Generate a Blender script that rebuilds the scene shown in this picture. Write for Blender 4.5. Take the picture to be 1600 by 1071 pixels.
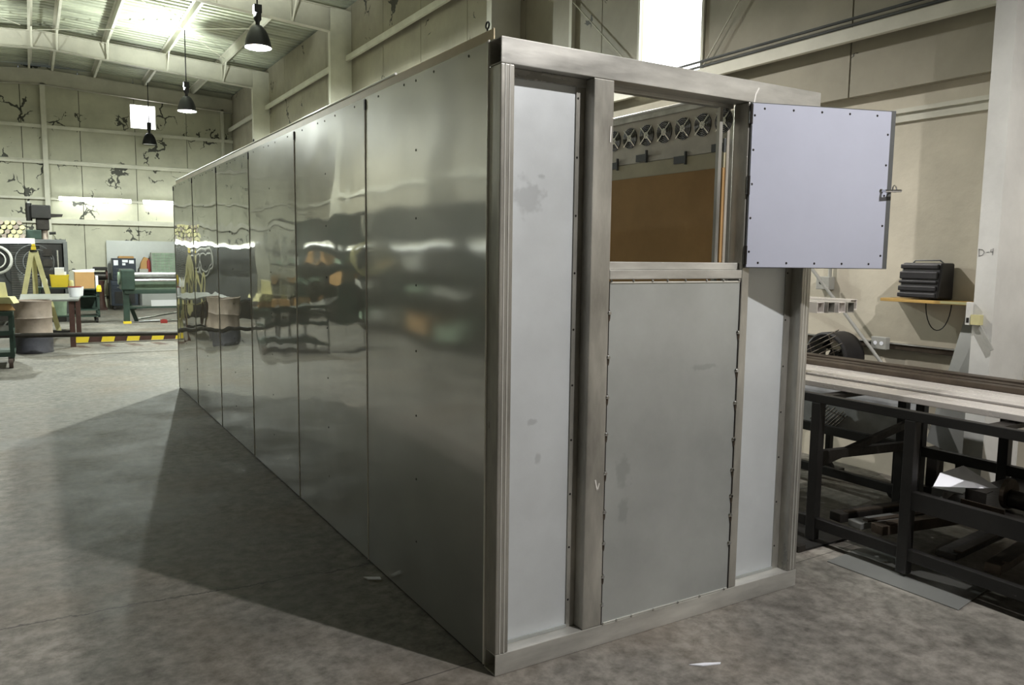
import bpy, math, random
from mathutils import Vector, Matrix
random.seed(7)
scene = bpy.context.scene
for o in list(bpy.data.objects): bpy.data.objects.remove(o, do_unlink=True)
COL = scene.collection
PI = math.pi

# ------------------------------------------------------------------ camera, world, exposure
YAW, PITCH, ROLL, FPX = 0.5457, 0.1081, 0.0122, 1234.33
CAM = Vector((-1.4275, -2.4456, 1.5802))
fw = Vector((math.sin(YAW)*math.cos(PITCH), math.cos(YAW)*math.cos(PITCH), -math.sin(PITCH)))
r0 = Vector((math.cos(YAW), -math.sin(YAW), 0)); u0 = r0.cross(fw)
rt = r0*math.cos(ROLL) + u0*math.sin(ROLL); up = -r0*math.sin(ROLL) + u0*math.cos(ROLL)
cd = bpy.data.cameras.new('camera'); cam = bpy.data.objects.new('camera', cd); COL.objects.link(cam)
m = Matrix((rt, up, -fw)).transposed().to_4x4(); m.translation = CAM; cam.matrix_world = m
cd.sensor_fit = 'HORIZONTAL'; cd.sensor_width = 36; cd.lens = FPX/1600*36; cd.clip_start = .05; cd.clip_end = 200
scene.camera = cam
w = bpy.data.worlds.new('world'); scene.world = w; w.use_nodes = True
w.node_tree.nodes['Background'].inputs[0].default_value = (.55, .62, .7, 1)
w.node_tree.nodes['Background'].inputs[1].default_value = .3
vs = scene.view_settings
vs.view_transform = 'Standard'; vs.look = 'None'; vs.exposure = 0.1; vs.gamma = 1; vs.use_curve_mapping = False

LAMP_X, LAMP_Z = 1.53, 4.55
# (y, watts, colour): right-hand row of high-bay lamps; last is an added unseen fill lamp
LAMPS = [(-8.77, 120, (1, .96, .92), .08, LAMP_X), (-2.64, 660, (1, .97, .95), .04, LAMP_X), (3.49, 470, (1, .95, .90), .05, 1.31),
         (9.62, 1100, (.94, 1, .92), .50, LAMP_X), (15.75, 820, (.92, 1, .92), .65, LAMP_X), (21.9, 0, (1, 1, 1), 0, LAMP_X),
         (15.7, 800, (.94, 1, .93), .7, -2.7)]  # fill lamp added out of view, brightens the far end and shadowed floor

# ------------------------------------------------------------------ materials
MATS = {}
def srgb(r, g, b):
    f = lambda c: (c/255/12.92) if c/255 <= .04045 else ((c/255+.055)/1.055)**2.4
    return (f(r), f(g), f(b))
def mat(name, col, rough=.6, metal=0., var=.18, scale=3., bump=0., bscale=60., stretch=(1,1,1), emit=None, col2=None, rvar=0., spec=.4, thr=None):
    if name in MATS: return MATS[name]
    M = bpy.data.materials.new(name); M.use_nodes = True; MATS[name] = M
    nt = M.node_tree; N = nt.nodes; L = nt.links; b = N['Principled BSDF']
    b.inputs['Roughness'].default_value = rough; b.inputs['Metallic'].default_value = metal
    b.inputs['Specular IOR Level'].default_value = spec
    b.inputs['Base Color'].default_value = (*col, 1)
    if emit:
        b.inputs['Emission Color'].default_value = (*emit[0], 1); b.inputs['Emission Strength'].default_value = emit[1]; return M
    geo = N.new('ShaderNodeNewGeometry'); mp = N.new('ShaderNodeMapping'); mp.inputs['Scale'].default_value = stretch
    L.new(geo.outputs['Position'], mp.inputs['Vector'])
    n1 = N.new('ShaderNodeTexNoise'); n1.inputs['Scale'].default_value = scale; n1.inputs['Detail'].default_value = 6; n1.inputs['Roughness'].default_value = .62
    L.new(mp.outputs[0], n1.inputs['Vector'])
    rp = N.new('ShaderNodeValToRGB')
    lo, hi = thr or (.3, .7)
    rp.color_ramp.elements[0].position = lo; rp.color_ramp.elements[1].position = hi
    c2 = col2 or tuple(c*(1-2*var) for c in col)
    rp.color_ramp.elements[0].color = (*c2, 1); rp.color_ramp.elements[1].color = (*[min(1, c*(1+.4*var)) for c in col], 1)
    L.new(n1.outputs['Fac'], rp.inputs['Fac']); L.new(rp.outputs['Color'], b.inputs['Base Color'])
    if rvar:
        mr = N.new('ShaderNodeMapRange'); mr.inputs['From Min'].default_value = .3; mr.inputs['From Max'].default_value = .7
        mr.inputs['To Min'].default_value = max(.03, rough-rvar); mr.inputs['To Max'].default_value = rough+rvar
        L.new(n1.outputs['Fac'], mr.inputs['Value']); L.new(mr.outputs[0], b.inputs['Roughness'])
    if bump:
        n2 = N.new('ShaderNodeTexNoise'); n2.inputs['Scale'].default_value = bscale; n2.inputs['Detail'].default_value = 4
        L.new(mp.outputs[0], n2.inputs['Vector'])
        bp = N.new('ShaderNodeBump'); bp.inputs['Strength'].default_value = bump; bp.inputs['Distance'].default_value = .01
        L.new(n2.outputs['Fac'], bp.inputs['Height']); L.new(bp.outputs[0], b.inputs['Normal'])
    return M

def mathn(nt, op, a, b=None, c=None):
    n = nt.nodes.new('ShaderNodeMath'); n.operation = op
    for i, v in enumerate((a, b, c)):
        if v is None: continue
        if isinstance(v, (int, float)): n.inputs[i].default_value = v
        else: nt.links.new(v, n.inputs[i])
    return n.outputs[0]

def concrete():
    M = mat('concrete', srgb(137, 134, 128), .66, 0, .26, 1.6, .12, 45, rvar=.12)
    nt = M.node_tree; N = nt.nodes; L = nt.links; b = N['Principled BSDF']
    geo = N.new('ShaderNodeNewGeometry'); sx = N.new('ShaderNodeSeparateXYZ'); L.new(geo.outputs['Position'], sx.inputs[0])
    base = b.inputs['Base Color'].links[0].from_socket
    # speckles and scuffs
    ns = N.new('ShaderNodeTexNoise'); ns.inputs['Scale'].default_value = 14; ns.inputs['Detail'].default_value = 8; ns.inputs['Roughness'].default_value = .7
    L.new(geo.outputs['Position'], ns.inputs['Vector'])
    r2 = N.new('ShaderNodeValToRGB'); r2.color_ramp.elements[0].position = .32; r2.color_ramp.elements[0].color = (.42, .40, .38, 1)
    r2.color_ramp.elements[1].position = .62; r2.color_ramp.elements[1].color = (1.18, 1.17, 1.15, 1); L.new(ns.outputs['Fac'], r2.inputs['Fac'])
    mx = N.new('ShaderNodeMix'); mx.data_type = 'RGBA'; mx.blend_type = 'MULTIPLY'; mx.inputs['Factor'].default_value = .95
    L.new(base, mx.inputs['A']); L.new(r2.outputs['Color'], mx.inputs['B'])
    # brown rust stains, blotchy
    nb = N.new('ShaderNodeTexNoise'); nb.inputs['Scale'].default_value = .9; nb.inputs['Detail'].default_value = 5
    mp = N.new('ShaderNodeMapping'); mp.inputs['Location'].default_value = (3.3, 8.1, 0); L.new(geo.outputs['Position'], mp.inputs[0]); L.new(mp.outputs[0], nb.inputs['Vector'])
    mr = N.new('ShaderNodeMapRange'); mr.inputs['From Min'].default_value = .5; mr.inputs['From Max'].default_value = .7; mr.inputs['To Max'].default_value = .35
    L.new(nb.outputs['Fac'], mr.inputs['Value'])
    mb = N.new('ShaderNodeMix'); mb.data_type = 'RGBA'; mb.blend_type = 'MIX'; L.new(mr.outputs[0], mb.inputs['Factor'])
    L.new(mx.outputs['Result'], mb.inputs['A']); mb.inputs['B'].default_value = (*srgb(118, 98, 76), 1)
    # cracks and saw joints across the slab
    nj = N.new('ShaderNodeTexNoise'); nj.inputs['Scale'].default_value = 3.2; nj.inputs['Detail'].default_value = 7; nj.inputs['Roughness'].default_value = .7
    L.new(geo.outputs['Position'], nj.inputs['Vector'])
    tot = None
    for y0, slope, amp, wd in ((1.27, -.06, .18, .0055), (.135, .03, .01, .0035), (5.93, .02, .22, .007), (10.4, .0, .05, .008), (-4.0, .05, .1, .006)):
        jit = mathn(nt, 'MULTIPLY', mathn(nt, 'SUBTRACT', nj.outputs['Fac'], .5), amp)
        d = mathn(nt, 'SUBTRACT', sx.outputs['Y'], mathn(nt, 'MULTIPLY', sx.outputs['X'], slope))
        d = mathn(nt, 'ABSOLUTE', mathn(nt, 'ADD', mathn(nt, 'SUBTRACT', d, y0), jit))
        ln = mathn(nt, 'LESS_THAN', d, wd)
        tot = ln if tot is None else mathn(nt, 'MAXIMUM', tot, ln)
    mc = N.new('ShaderNodeMix'); mc.data_type = 'RGBA'; L.new(mathn(nt, 'MULTIPLY', tot, .7), mc.inputs['Factor'])
    L.new(mb.outputs['Result'], mc.inputs['A']); mc.inputs['B'].default_value = (.03, .028, .025, 1)
    L.new(mc.outputs['Result'], b.inputs['Base Color'])
    return M

def liner(name, col, tears=.58, scale=1.0):
    """painted insulation liner with black torn cracks"""
    M = mat(name, col, .6, 0, .12, 1.3, .3, 9)
    nt = M.node_tree; N = nt.nodes; L = nt.links; b = N['Principled BSDF']; base = b.inputs['Base Color'].links[0].from_socket
    geo = N.new('ShaderNodeNewGeometry')
    nd = N.new('ShaderNodeTexNoise'); nd.inputs['Scale'].default_value = 2.2; nd.inputs['Detail'].default_value = 5
    L.new(geo.outputs['Position'], nd.inputs['Vector'])
    va = N.new('ShaderNodeVectorMath'); va.operation = 'MULTIPLY_ADD'; L.new(nd.outputs['Color'], va.inputs[0])
    va.inputs[1].default_value = (.9, .9, .9); L.new(geo.outputs['Position'], va.inputs[2])
    vo = N.new('ShaderNodeTexVoronoi'); vo.feature = 'DISTANCE_TO_EDGE'; vo.inputs['Scale'].default_value = 1.7*scale; L.new(va.outputs[0], vo.inputs['Vector'])
    nm = N.new('ShaderNodeTexNoise'); nm.inputs['Scale'].default_value = 1.5; nm.inputs['Detail'].default_value = 4
    mp = N.new('ShaderNodeMapping'); mp.inputs['Location'].default_value = (7, 3, 5); L.new(geo.outputs['Position'], mp.inputs[0]); L.new(mp.outputs[0], nm.inputs['Vector'])
    wd = mathn(nt, 'MULTIPLY', mathn(nt, 'MAXIMUM', mathn(nt, 'SUBTRACT', nm.outputs['Fac'], tears), 0), .42)
    tear = mathn(nt, 'LESS_THAN', vo.outputs['Distance'], wd)
    mc = N.new('ShaderNodeMix'); mc.data_type = 'RGBA'; L.new(mathn(nt, 'MULTIPLY', tear, .9), mc.inputs['Factor'])
    L.new(base, mc.inputs['A']); mc.inputs['B'].default_value = (.02, .022, .02, 1); L.new(mc.outputs['Result'], b.inputs['Base Color'])
    return M

def mirror_steel(name, tint, r1, r2, mixf, wav, seed):
    """brushed stainless sheet: a clear mirror lobe under a hazy brushed lobe, gently oil-canned"""
    M = bpy.data.materials.new(name); M.use_nodes = True; MATS[name] = M
    nt = M.node_tree; N = nt.nodes; L = nt.links
    N.remove(N['Principled BSDF']); out = N['Material Output']
    geo = N.new('ShaderNodeNewGeometry'); mp = N.new('ShaderNodeMapping'); mp.inputs['Location'].default_value = (seed, seed*1.7, seed*.6)
    mp.inputs['Scale'].default_value = (1, 1.0, 1.5); L.new(geo.outputs['Position'], mp.inputs[0])
    n = N.new('ShaderNodeTexNoise'); n.inputs['Scale'].default_value = 1.15; n.inputs['Detail'].default_value = 2.0; n.inputs['Roughness'].default_value = .4; L.new(mp.outputs[0], n.inputs['Vector'])
    bp = N.new('ShaderNodeBump'); bp.inputs['Strength'].default_value = 1; bp.inputs['Distance'].default_value = wav; L.new(n.outputs['Fac'], bp.inputs['Height'])
    ns = N.new('ShaderNodeTexNoise'); ns.inputs['Scale'].default_value = 2.2; ns.inputs['Detail'].default_value = 6; L.new(mp.outputs[0], ns.inputs['Vector'])
    rp = N.new('ShaderNodeValToRGB'); rp.color_ramp.elements[0].position = .3; rp.color_ramp.elements[1].position = .7
    rp.color_ramp.elements[0].color = (*[c*.86 for c in tint], 1); rp.color_ramp.elements[1].color = (*tint, 1); L.new(ns.outputs['Fac'], rp.inputs['Fac'])
    g1 = N.new('ShaderNodeBsdfGlossy'); g1.inputs['Roughness'].default_value = r1; g2 = N.new('ShaderNodeBsdfGlossy'); g2.inputs['Roughness'].default_value = r2
    for g in (g1, g2): L.new(rp.outputs['Color'], g.inputs['Color']); L.new(bp.outputs[0], g.inputs['Normal'])
    mx = N.new('ShaderNodeMixShader'); mx.inputs[0].default_value = mixf; L.new(g1.outputs[0], mx.inputs[1]); L.new(g2.outputs[0], mx.inputs[2]); L.new(mx.outputs[0], out.inputs['Surface'])
    return M

M_floor = concrete()
M_wall_far = liner('liner_far', srgb(200, 199, 180), .53)
M_wall_up = liner('liner_right', srgb(164, 158, 141), .58, .8)
M_wall_low = mat('plaster_low', srgb(204, 197, 180), .7, 0, .09, 2.0, .3, 14)
M_gap = mat('seam_dark', srgb(60, 56, 46), .8)
M_paint = mat('cream_steel_paint', srgb(214, 212, 198), .5, 0, .10, 2.0)
M_paint2 = mat('rafter_paint', srgb(196, 193, 180), .5, 0, .12, 1.5)
M_white = mat('white_column_paint', srgb(214, 214, 210), .45, 0, .08, 3.0, .15, 20)
M_roof = mat('roof_sheet', srgb(190, 194, 174), .45, .0, .30, .8, stretch=(.6, 2.2, 1))
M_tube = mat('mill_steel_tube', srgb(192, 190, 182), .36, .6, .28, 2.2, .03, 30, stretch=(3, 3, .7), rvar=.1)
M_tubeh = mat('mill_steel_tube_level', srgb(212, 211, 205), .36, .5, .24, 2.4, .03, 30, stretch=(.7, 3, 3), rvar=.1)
M_galv = mat('zinc_sheet', srgb(214, 219, 222), .42, .3, .06, 2.5, .015, 90, rvar=.08)
M_galv2 = mat('zinc_sheet_mid', srgb(186, 190, 188), .40, .45, .10, 2.0, .015, 90, rvar=.08)
M_door = mat('door_film', srgb(188, 192, 208), .42, .12, .05, 1.4)
M_edge = mat('bright_edge', srgb(232, 232, 226), .3, .5, .06, 6)
M_dark = mat('dark_steel', srgb(58, 55, 52), .45, .6, .25, 5, .2, 40)
M_black = mat('black_paint', srgb(30, 29, 28), .5, 0, .25, 5)
M_kraft = mat('kraft_paper', srgb(178, 142, 94), .8, 0, .12, 3, .5, 5)
M_fanwall = mat('plenum_sheet', srgb(196, 190, 178), .42, .3, .16, 4, .1, 30)
M_cream = mat('cream_trim', srgb(190, 182, 152), .5, 0, .1, 4)
M_bar = mat('bare_flat_bar', srgb(238, 233, 228), .27, .4, .05, 3, .03, 25, stretch=(3, .4, 3), rvar=.02)
M_rust = mat('rusty_bar', srgb(92, 82, 72), .5, .6, .25, 5, .2, 30)
M_lampblk = mat('lamp_housing', srgb(40, 40, 44), .4, .2, .15, 8)
M_shade_in = mat('shade_inner', (.9, .9, .9), .3, 0, .02)
M_green = mat('machine_green', srgb(50, 68, 60), .45, .1, .2, 5)
M_green2 = mat('pale_green', srgb(140, 160, 140), .5, 0, .15, 5)
M_navy = mat('navy_enamel', srgb(44, 52, 64), .4, .1, .12, 6)
M_wood = mat('pine', srgb(196, 160, 92), .6, 0, .15, 6, .2, 40, stretch=(1, .2, 1))
M_palewood = mat('pale_wood', srgb(206, 200, 150), .65, 0, .12, 6)
M_card = mat('cardboard', srgb(178, 140, 92), .75, 0, .08, 3)
M_paper = mat('paper', srgb(236, 238, 246), .7, 0, .02)
M_yellow = mat('yellow_plastic', srgb(232, 206, 60), .45, 0, .08)
M_red = mat('red_paint', srgb(140, 44, 40), .5, 0, .12)
M_brown = mat('brown_paint', srgb(78, 54, 48), .55, .1, .2, 5)
M_drum = mat('drum_paint', srgb(166, 152, 142), .5, .15, .2, 4, .1, 15)
M_drum_low = mat('drum_paint_blue', srgb(84, 84, 94), .5, .15, .25, 4)
M_grey = mat('grey_plastic', srgb(168, 168, 162), .5, 0, .1)
M_greyd = mat('grey_dark', srgb(96, 98, 98), .5, .2, .15)
M_radio = mat('radio_black', srgb(44, 43, 46), .45, 0, .15, 8)
M_rubber = mat('rubber', srgb(40, 38, 38), .6, 0, .2, 6)
M_rubberb = mat('caster_brown', srgb(92, 78, 72), .6, 0, .2, 6)
M_chrome = mat('chrome', srgb(210, 212, 214), .15, 1, .04)
M_steelsheet = mat('grey_sheet', srgb(150, 152, 150), .42, .6, .10, 1.6, rvar=.08)
M_whitepanel = mat('white_scuffed_panel', srgb(198, 200, 202), .5, 0, .22, 4, .1, 20)
M_ink = mat('marker_ink', srgb(30, 30, 30), .6, 0, .05)
M_chalk = mat('chalk', srgb(226, 224, 218), .8, 0, .05)
M_tan = mat('wall_reflection_tan', srgb(216, 200, 164), .4, .1, .08, 3)  # tan puts the wall's reflection into the stainless strip's colour
M_day = mat('daylight_panel', (1, 1, 1), .6, emit=((.96, .99, 1.0), 5.0))
M_tubelite = mat('fluorescent_tube', (1, 1, 1), .4, emit=((.93, 1.0, .93), 24.0))
M_tubedim = mat('fluorescent_tube_dim', (1, 1, 1), .4, emit=((.93, 1.0, .93), 1.6))  # emission turned down so the booth side mirrors only a faint line
M_bulb = mat('lamp_bulb', (1, 1, 1), .4, emit=((1, 1, .97), 30.0))
M_bulb_off = mat('lamp_bulb_off', srgb(200, 205, 200), .2)
M_side = [mirror_steel('stainless_side_near', (.70, .70, .685), .08, .32, .48, .008, 2.0),
          mirror_steel('stainless_side_mid', (.67, .67, .65), .04, .30, .34, .013, 5.0),
          mirror_steel('stainless_side_far', (.66, .665, .645), .018, .28, .22, .013, 9.0)]

def smudge(M, pts, dark=.62):
    nt = M.node_tree; N = nt.nodes; L = nt.links; b = N['Principled BSDF']; base = b.inputs['Base Color'].links[0].from_socket
    geo = N.new('ShaderNodeNewGeometry'); nz = N.new('ShaderNodeTexNoise'); nz.inputs['Scale'].default_value = 22; nz.inputs['Detail'].default_value = 6
    L.new(geo.outputs['Position'], nz.inputs['Vector'])
    jit = mathn(nt, 'MULTIPLY', mathn(nt, 'SUBTRACT', nz.outputs['Fac'], .5), 3.2); tot = None
    for x, y, z, rx, rz in pts:
        mp = N.new('ShaderNodeMapping'); mp.vector_type = 'POINT'
        mp.inputs['Location'].default_value = (-x/rx, -y/.3, -z/rz); mp.inputs['Scale'].default_value = (1/rx, 1/.3, 1/rz); L.new(geo.outputs['Position'], mp.inputs[0])
        ln = N.new('ShaderNodeVectorMath'); ln.operation = 'LENGTH'; L.new(mp.outputs[0], ln.inputs[0])
        d = mathn(nt, 'ADD', ln.outputs['Value'], jit)
        mr = N.new('ShaderNodeMapRange'); mr.interpolation_type = 'SMOOTHSTEP'; mr.inputs['From Min'].default_value = 1.3; mr.inputs['From Max'].default_value = .5; L.new(d, mr.inputs['Value'])
        tot = mr.outputs[0] if tot is None else mathn(nt, 'MAXIMUM', tot, mr.outputs[0])
    mx = N.new('ShaderNodeMix'); mx.data_type = 'RGBA'; mx.blend_type = 'MULTIPLY'; L.new(tot, mx.inputs['Factor']); L.new(base, mx.inputs['A']); mx.inputs['B'].default_value = (dark, dark, dark, 1)
    L.new(mx.outputs['Result'], b.inputs['Base Color'])
smudge(M_galv, [(.16, .064, 1.80, .055, .065), (.21, .064, 1.88, .02, .012), (.19, .064, .95, .02, .012), (.22, .064, .80, .014, .02)], .80)
smudge(M_galv2, [(.60, .006, .72, .035, .07), (.60, .006, .56, .025, .06), (1.05, .006, 1.12, .07, .012)], .84)

# ------------------------------------------------------------------ mesh helpers
class MB:
    def __init__(s): s.v = []; s.f = []
    def add(s, vs, fs):
        o = len(s.v); s.v += [tuple(v) for v in vs]; s.f += [tuple(i+o for i in f) for f in fs]; return s
    def box(s, x0, x1, y0, y1, z0, z1):
        return s.add([(x, y, z) for z in (z0, z1) for y in (y0, y1) for x in (x0, x1)],
                     [(0, 2, 3, 1), (4, 5, 7, 6), (0, 1, 5, 4), (2, 6, 7, 3), (0, 4, 6, 2), (1, 3, 7, 5)])
    def frame(s, a, b, upv=(0, 0, 1)):
        a, b = Vector(a), Vector(b); d = (b-a).normalized(); u = Vector(upv)
        if abs(d.dot(u)) > .98: u = Vector((0, 1, 0))
        x = d.cross(u).normalized(); return a, b, x, x.cross(d).normalized()
    def bar(s, a, b, w, h, upv=(0, 0, 1)):
        a, b, x, y = s.frame(a, b, upv)
        q = [x*(i*w/2)+y*(j*h/2) for i, j in ((-1, -1), (1, -1), (1, 1), (-1, 1))]
        return s.add([a+k for k in q]+[b+k for k in q], [(0, 1, 2, 3), (7, 6, 5, 4)]+[(i, i+4, (i+1) % 4+4, (i+1) % 4) for i in range(4)])
    def hollow(s, a, b, w, h, t=.004, upv=(0, 0, 1)):
        a, b, x, y = s.frame(a, b, upv); P = []
        for e in (a, b):
            for (ww, hh) in ((w, h), (w-2*t, h-2*t)):
                P += [e+x*(i*ww/2)+y*(j*hh/2) for i, j in ((-1, -1), (1, -1), (1, 1), (-1, 1))]
        F = []
        for i in range(4):
            j = (i+1) % 4
            F += [(i, 8+i, 8+j, j), (4+j, 12+j, 12+i, 4+i), (i, j, 4+j, 4+i), (8+j, 8+i, 12+i, 12+j)]
        return s.add(P, F)
    def tube(s, a, b, r, r2=None, n=12, cap=True):
        a, b, x, y = s.frame(a, b); r2 = r if r2 is None else r2
        P = [a+(x*math.cos(2*PI*i/n)+y*math.sin(2*PI*i/n))*r for i in range(n)]+[b+(x*math.cos(2*PI*i/n)+y*math.sin(2*PI*i/n))*r2 for i in range(n)]
        F = [(i, (i+1) % n, (i+1) % n+n, i+n) for i in range(n)]
        if cap: F += [tuple(range(n))[::-1], tuple(range(n, 2*n))]
        return s.add(P, F)
    def path(s, pts, r, n=6):
        for a, b in zip(pts[:-1], pts[1:]): s.tube(a, b, r, n=n)
        return s
    def lathe(s, c, prof, n=24, axis='z', closed=False):
        c = Vector(c); P = []
        for r, h in prof:
            for i in range(n):
                a = 2*PI*i/n; q = (r*math.cos(a), r*math.sin(a), h)
                if axis == 'x': q = (h, q[0], q[1])
                if axis == 'y': q = (q[0], h, q[1])
                P.append(c+Vector(q))
        F = []
        for k in range(len(prof)-1):
            for i in range(n):
                j = (i+1) % n; F.append((k*n+i, k*n+j, (k+1)*n+j, (k+1)*n+i))
        if closed: F += [tuple(range(n))[::-1], tuple(range((len(prof)-1)*n, len(prof)*n))]
        return s.add(P, F)
    def torus(s, c, R, r, axis='x', n=24, k=6):
        c = Vector(c); P = []
        for i in range(n):
            a = 2*PI*i/n
            for j in range(k):
                b = 2*PI*j/k; q = ((R+r*math.cos(b))*math.cos(a), (R+r*math.cos(b))*math.sin(a), r*math.sin(b))
                if axis == 'x': q = (q[2], q[0], q[1])
                if axis == 'y': q = (q[0], q[2], q[1])
                P.append(c+Vector(q))
        return s.add(P, [(i*k+j, ((i+1) % n)*k+j, ((i+1) % n)*k+(j+1) % k, i*k+(j+1) % k) for i in range(n) for j in range(k)])
    def prism(s, poly, d):
        """polygon of 3-D points pushed along vector d"""
        n = len(poly); d = Vector(d); P = [Vector(p) for p in poly]
        return s.add(P+[p+d for p in P], [tuple(range(n))[::-1], tuple(range(n, 2*n))]+[(i, (i+1) % n, (i+1) % n+n, i+n) for i in range(n)])
    def dome(s, c, r, nrm, n=8, h=.5):
        c = Vector(c); nr = Vector(nrm).normalized(); x = nr.orthogonal().normalized(); y = nr.cross(x)
        P = [c+(x*math.cos(2*PI*i/n)+y*math.sin(2*PI*i/n))*r for i in range(n)]+[c+(x*math.cos(2*PI*i/n)+y*math.sin(2*PI*i/n))*r*.6+nr*r*h for i in range(n)]
        return s.add(P, [(i, (i+1) % n, (i+1) % n+n, i+n) for i in range(n)]+[tuple(range(n, 2*n))])
    def build(s, name, mt, parent=None, bevel=0, smooth=False, kind=None, label=None):
        o0 = WORLD[parent.name] if parent else Vector((0, 0, 0))
        if parent is None:
            xs = [sum(v[i] for v in s.v)/len(s.v) for i in (0, 1)]; o0 = Vector((xs[0], xs[1], min(v[2] for v in s.v)))
        me = bpy.data.meshes.new(name); me.from_pydata([Vector(v)-o0 for v in s.v], [], s.f); me.update()
        import bmesh
        bm = bmesh.new(); bm.from_mesh(me); bmesh.ops.recalc_face_normals(bm, faces=bm.faces); bm.to_mesh(me); bm.free()
        me.materials.append(mt)
        if smooth:
            for p in me.polygons: p.use_smooth = True
            me.set_sharp_from_angle(angle=math.radians(40))
        ob = bpy.data.objects.new(name, me); COL.objects.link(ob)
        if parent: ob.parent = parent; WORLD[ob.name] = o0
        else: ob.location = o0; WORLD[ob.name] = o0
        if bevel:
            bv = ob.modifiers.new('bevel', 'BEVEL'); bv.width = bevel; bv.segments = 2; bv.limit_method = 'ANGLE'
        if kind: ob['kind'] = kind
        if label: ob['label'] = label
        return ob
WORLD = {}
def tag(o, label, cat, group=None):
    o['label'] = label; o['category'] = cat
    if group: o['group'] = group
    return o
def thing(name, loc, label, cat, group=None):
    o = bpy.data.objects.new(name, None); COL.objects.link(o); o.location = loc; o.empty_display_size = .1
    WORLD[o.name] = Vector(loc); return tag(o, label, cat, group)
def struct(o): o['kind'] = 'structure'; return o
def piece(src, loc_delta, parent=None):
    c = src.copy(); COL.objects.link(c); c.location = src.location+Vector(loc_delta); c.parent = parent or src.parent
    WORLD[c.name] = WORLD[src.name]; return c
B = lambda *a: MB().box(*a)

# ------------------------------------------------------------------ the hall
XW, XL, YF, YB, RX = 3.93, -5.87, 22.6, -12.0, -.97
RAF = .0563
def ztop(x): return 6.36-RAF*abs(x-RX)      # top of rafters
def zroof(x): return ztop(x)+.17
FRAMES = [-11.95, -5.9, .15, 6.25, 12.27, 18.25]
PURL = [-4.75, -3.5, -2.25, -1.22, -.74, .25, 1.5, 2.76]

floor = struct(B(XL-.2, XW+.3, YB-.2, YF+.3, -.12, 0).build('floor', M_floor))
# corrugated roof
mb = MB()
pitch = .21; prof = [(0, 0), (.05, 0), (.07, .03), (.14, .03), (.16, 0)]
ys = []
y = YB-.2
while y < YF+.3:
    for a, h in prof: ys.append((y+a, h))
    y += pitch
for xa, xb in ((XL-.2, RX), (RX, XW+.2)):
    P = [(x, yy, zroof(x)+h) for yy, h in ys for x in (xa, xb)]
    mb.add(P, [(2*i, 2*i+1, 2*i+3, 2*i+2) for i in range(len(ys)-1)])
ceil = struct(mb.build('ceiling', M_roof))
struct(MB().prism([(XL-.3, YB-.3, zroof(XL)+.06), (RX, YB-.3, zroof(RX)+.06), (XW+.3, YB-.3, zroof(XW)+.06), (XW+.3, YB-.3, zroof(XW)+.1), (RX, YB-.3, zroof(RX)+.1), (XL-.3, YB-.3, zroof(XL)+.1)], (0, YF-YB+.6, 0)).build('trim_1', M_gap))
for x in PURL:
    zt = zroof(x)-.004; d = .05 if x > RX else -.05
    q = MB().box(x-.004, x+.004, YB, YF, zt-.165, zt).box(min(x, x+d), max(x, x+d), YB, YF, zt-.172, zt-.165).box(min(x, x-d), max(x, x-d), YB, YF, zt-.006, zt)
    q.build('purlin', M_paint, ceil)
# diagonal sag rods under the roof
for a, b in (((.42, 14.1), (2.70, 17.6)), ((2.73, 14.6), (-1.31, 18.2)), ((-4.6, 13), (-1.4, 17.8)), ((3.4, 8.0), (-.8, 12.0))):
    MB().tube((a[0], a[1], ztop(a[0])+.0), (b[0], b[1], ztop(b[0])+.0), .009, n=6).build('brace_rod', M_paint, ceil)

# far wall
wf = struct(B(XL-.1, XW+.2, YF+.02, YF+.1, -.1, 6.3).build('wall_far', M_gap))
SE = [-1.49+1.365*i for i in range(-4, 5)]
edges = [XL]+[e for e in SE if XL+.2 < e < XW-.2]+[XW]
for a, b in zip(edges[:-1], edges[1:]):
    a += .008; b -= .008
    zt = 6.45
    def pan(z0, z1, a=a, b=b): B(a, b, YF-.03, YF+.02, z0, z1).build('wall_panel', M_wall_far, wf)
    if a < 1.78 and b > 1.14:
        pan(0, 5.06); pan(5.70, zt)
        if a < 1.14-.02: B(a, 1.14, YF-.03, YF+.02, 5.06, 5.70).build('wall_panel', M_wall_far, wf)
        if b > 1.78+.02: B(1.78, b, YF-.03, YF+.02, 5.06, 5.70).build('wall_panel', M_wall_far, wf)
    else: pan(0, zt)
win = struct(B(1.14, 1.78, YF-.012, YF+.015, 5.06, 5.70).build('window_1', M_day))
MB().box(1.11, 1.14, YF-.05, YF-.03, 5.04, 5.72).box(1.78, 1.81, YF-.05, YF-.03, 5.04, 5.72).box(1.14, 1.78, YF-.05, YF-.03, 5.70, 5.72).box(1.14, 1.78, YF-.05, YF-.03, 5.04, 5.06).build('window_frame', M_paint, win)
for z, h in ((4.93, .09), (4.02, .11), (3.02, .06), (2.46, .13)):
    MB().box(XL, XW-.05, YF-.14, YF-.03, z-.01, z).box(XL, XW-.05, YF-.15, YF-.14, z-h, z).build('girt', M_paint, wf)
MB().box(-1.03, -.91, YF-.2, YF-.188, 0, 6.0).box(-1.03, -.91, YF-.04, YF-.03, 0, 6.0).box(-.975, -.965, YF-.188, YF-.04, 0, 6.0).build('wind_column', M_paint, wf)
MB().box(3.55, 3.62, YF-.2, YF-.03, 0, 5.8).build('corner_post', M_paint, wf)
MB().tube((XL, YF-.17, 4.00), (XW-.2, YF-.17, 4.00), .018).build('conduit', M_paint, wf)
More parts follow.
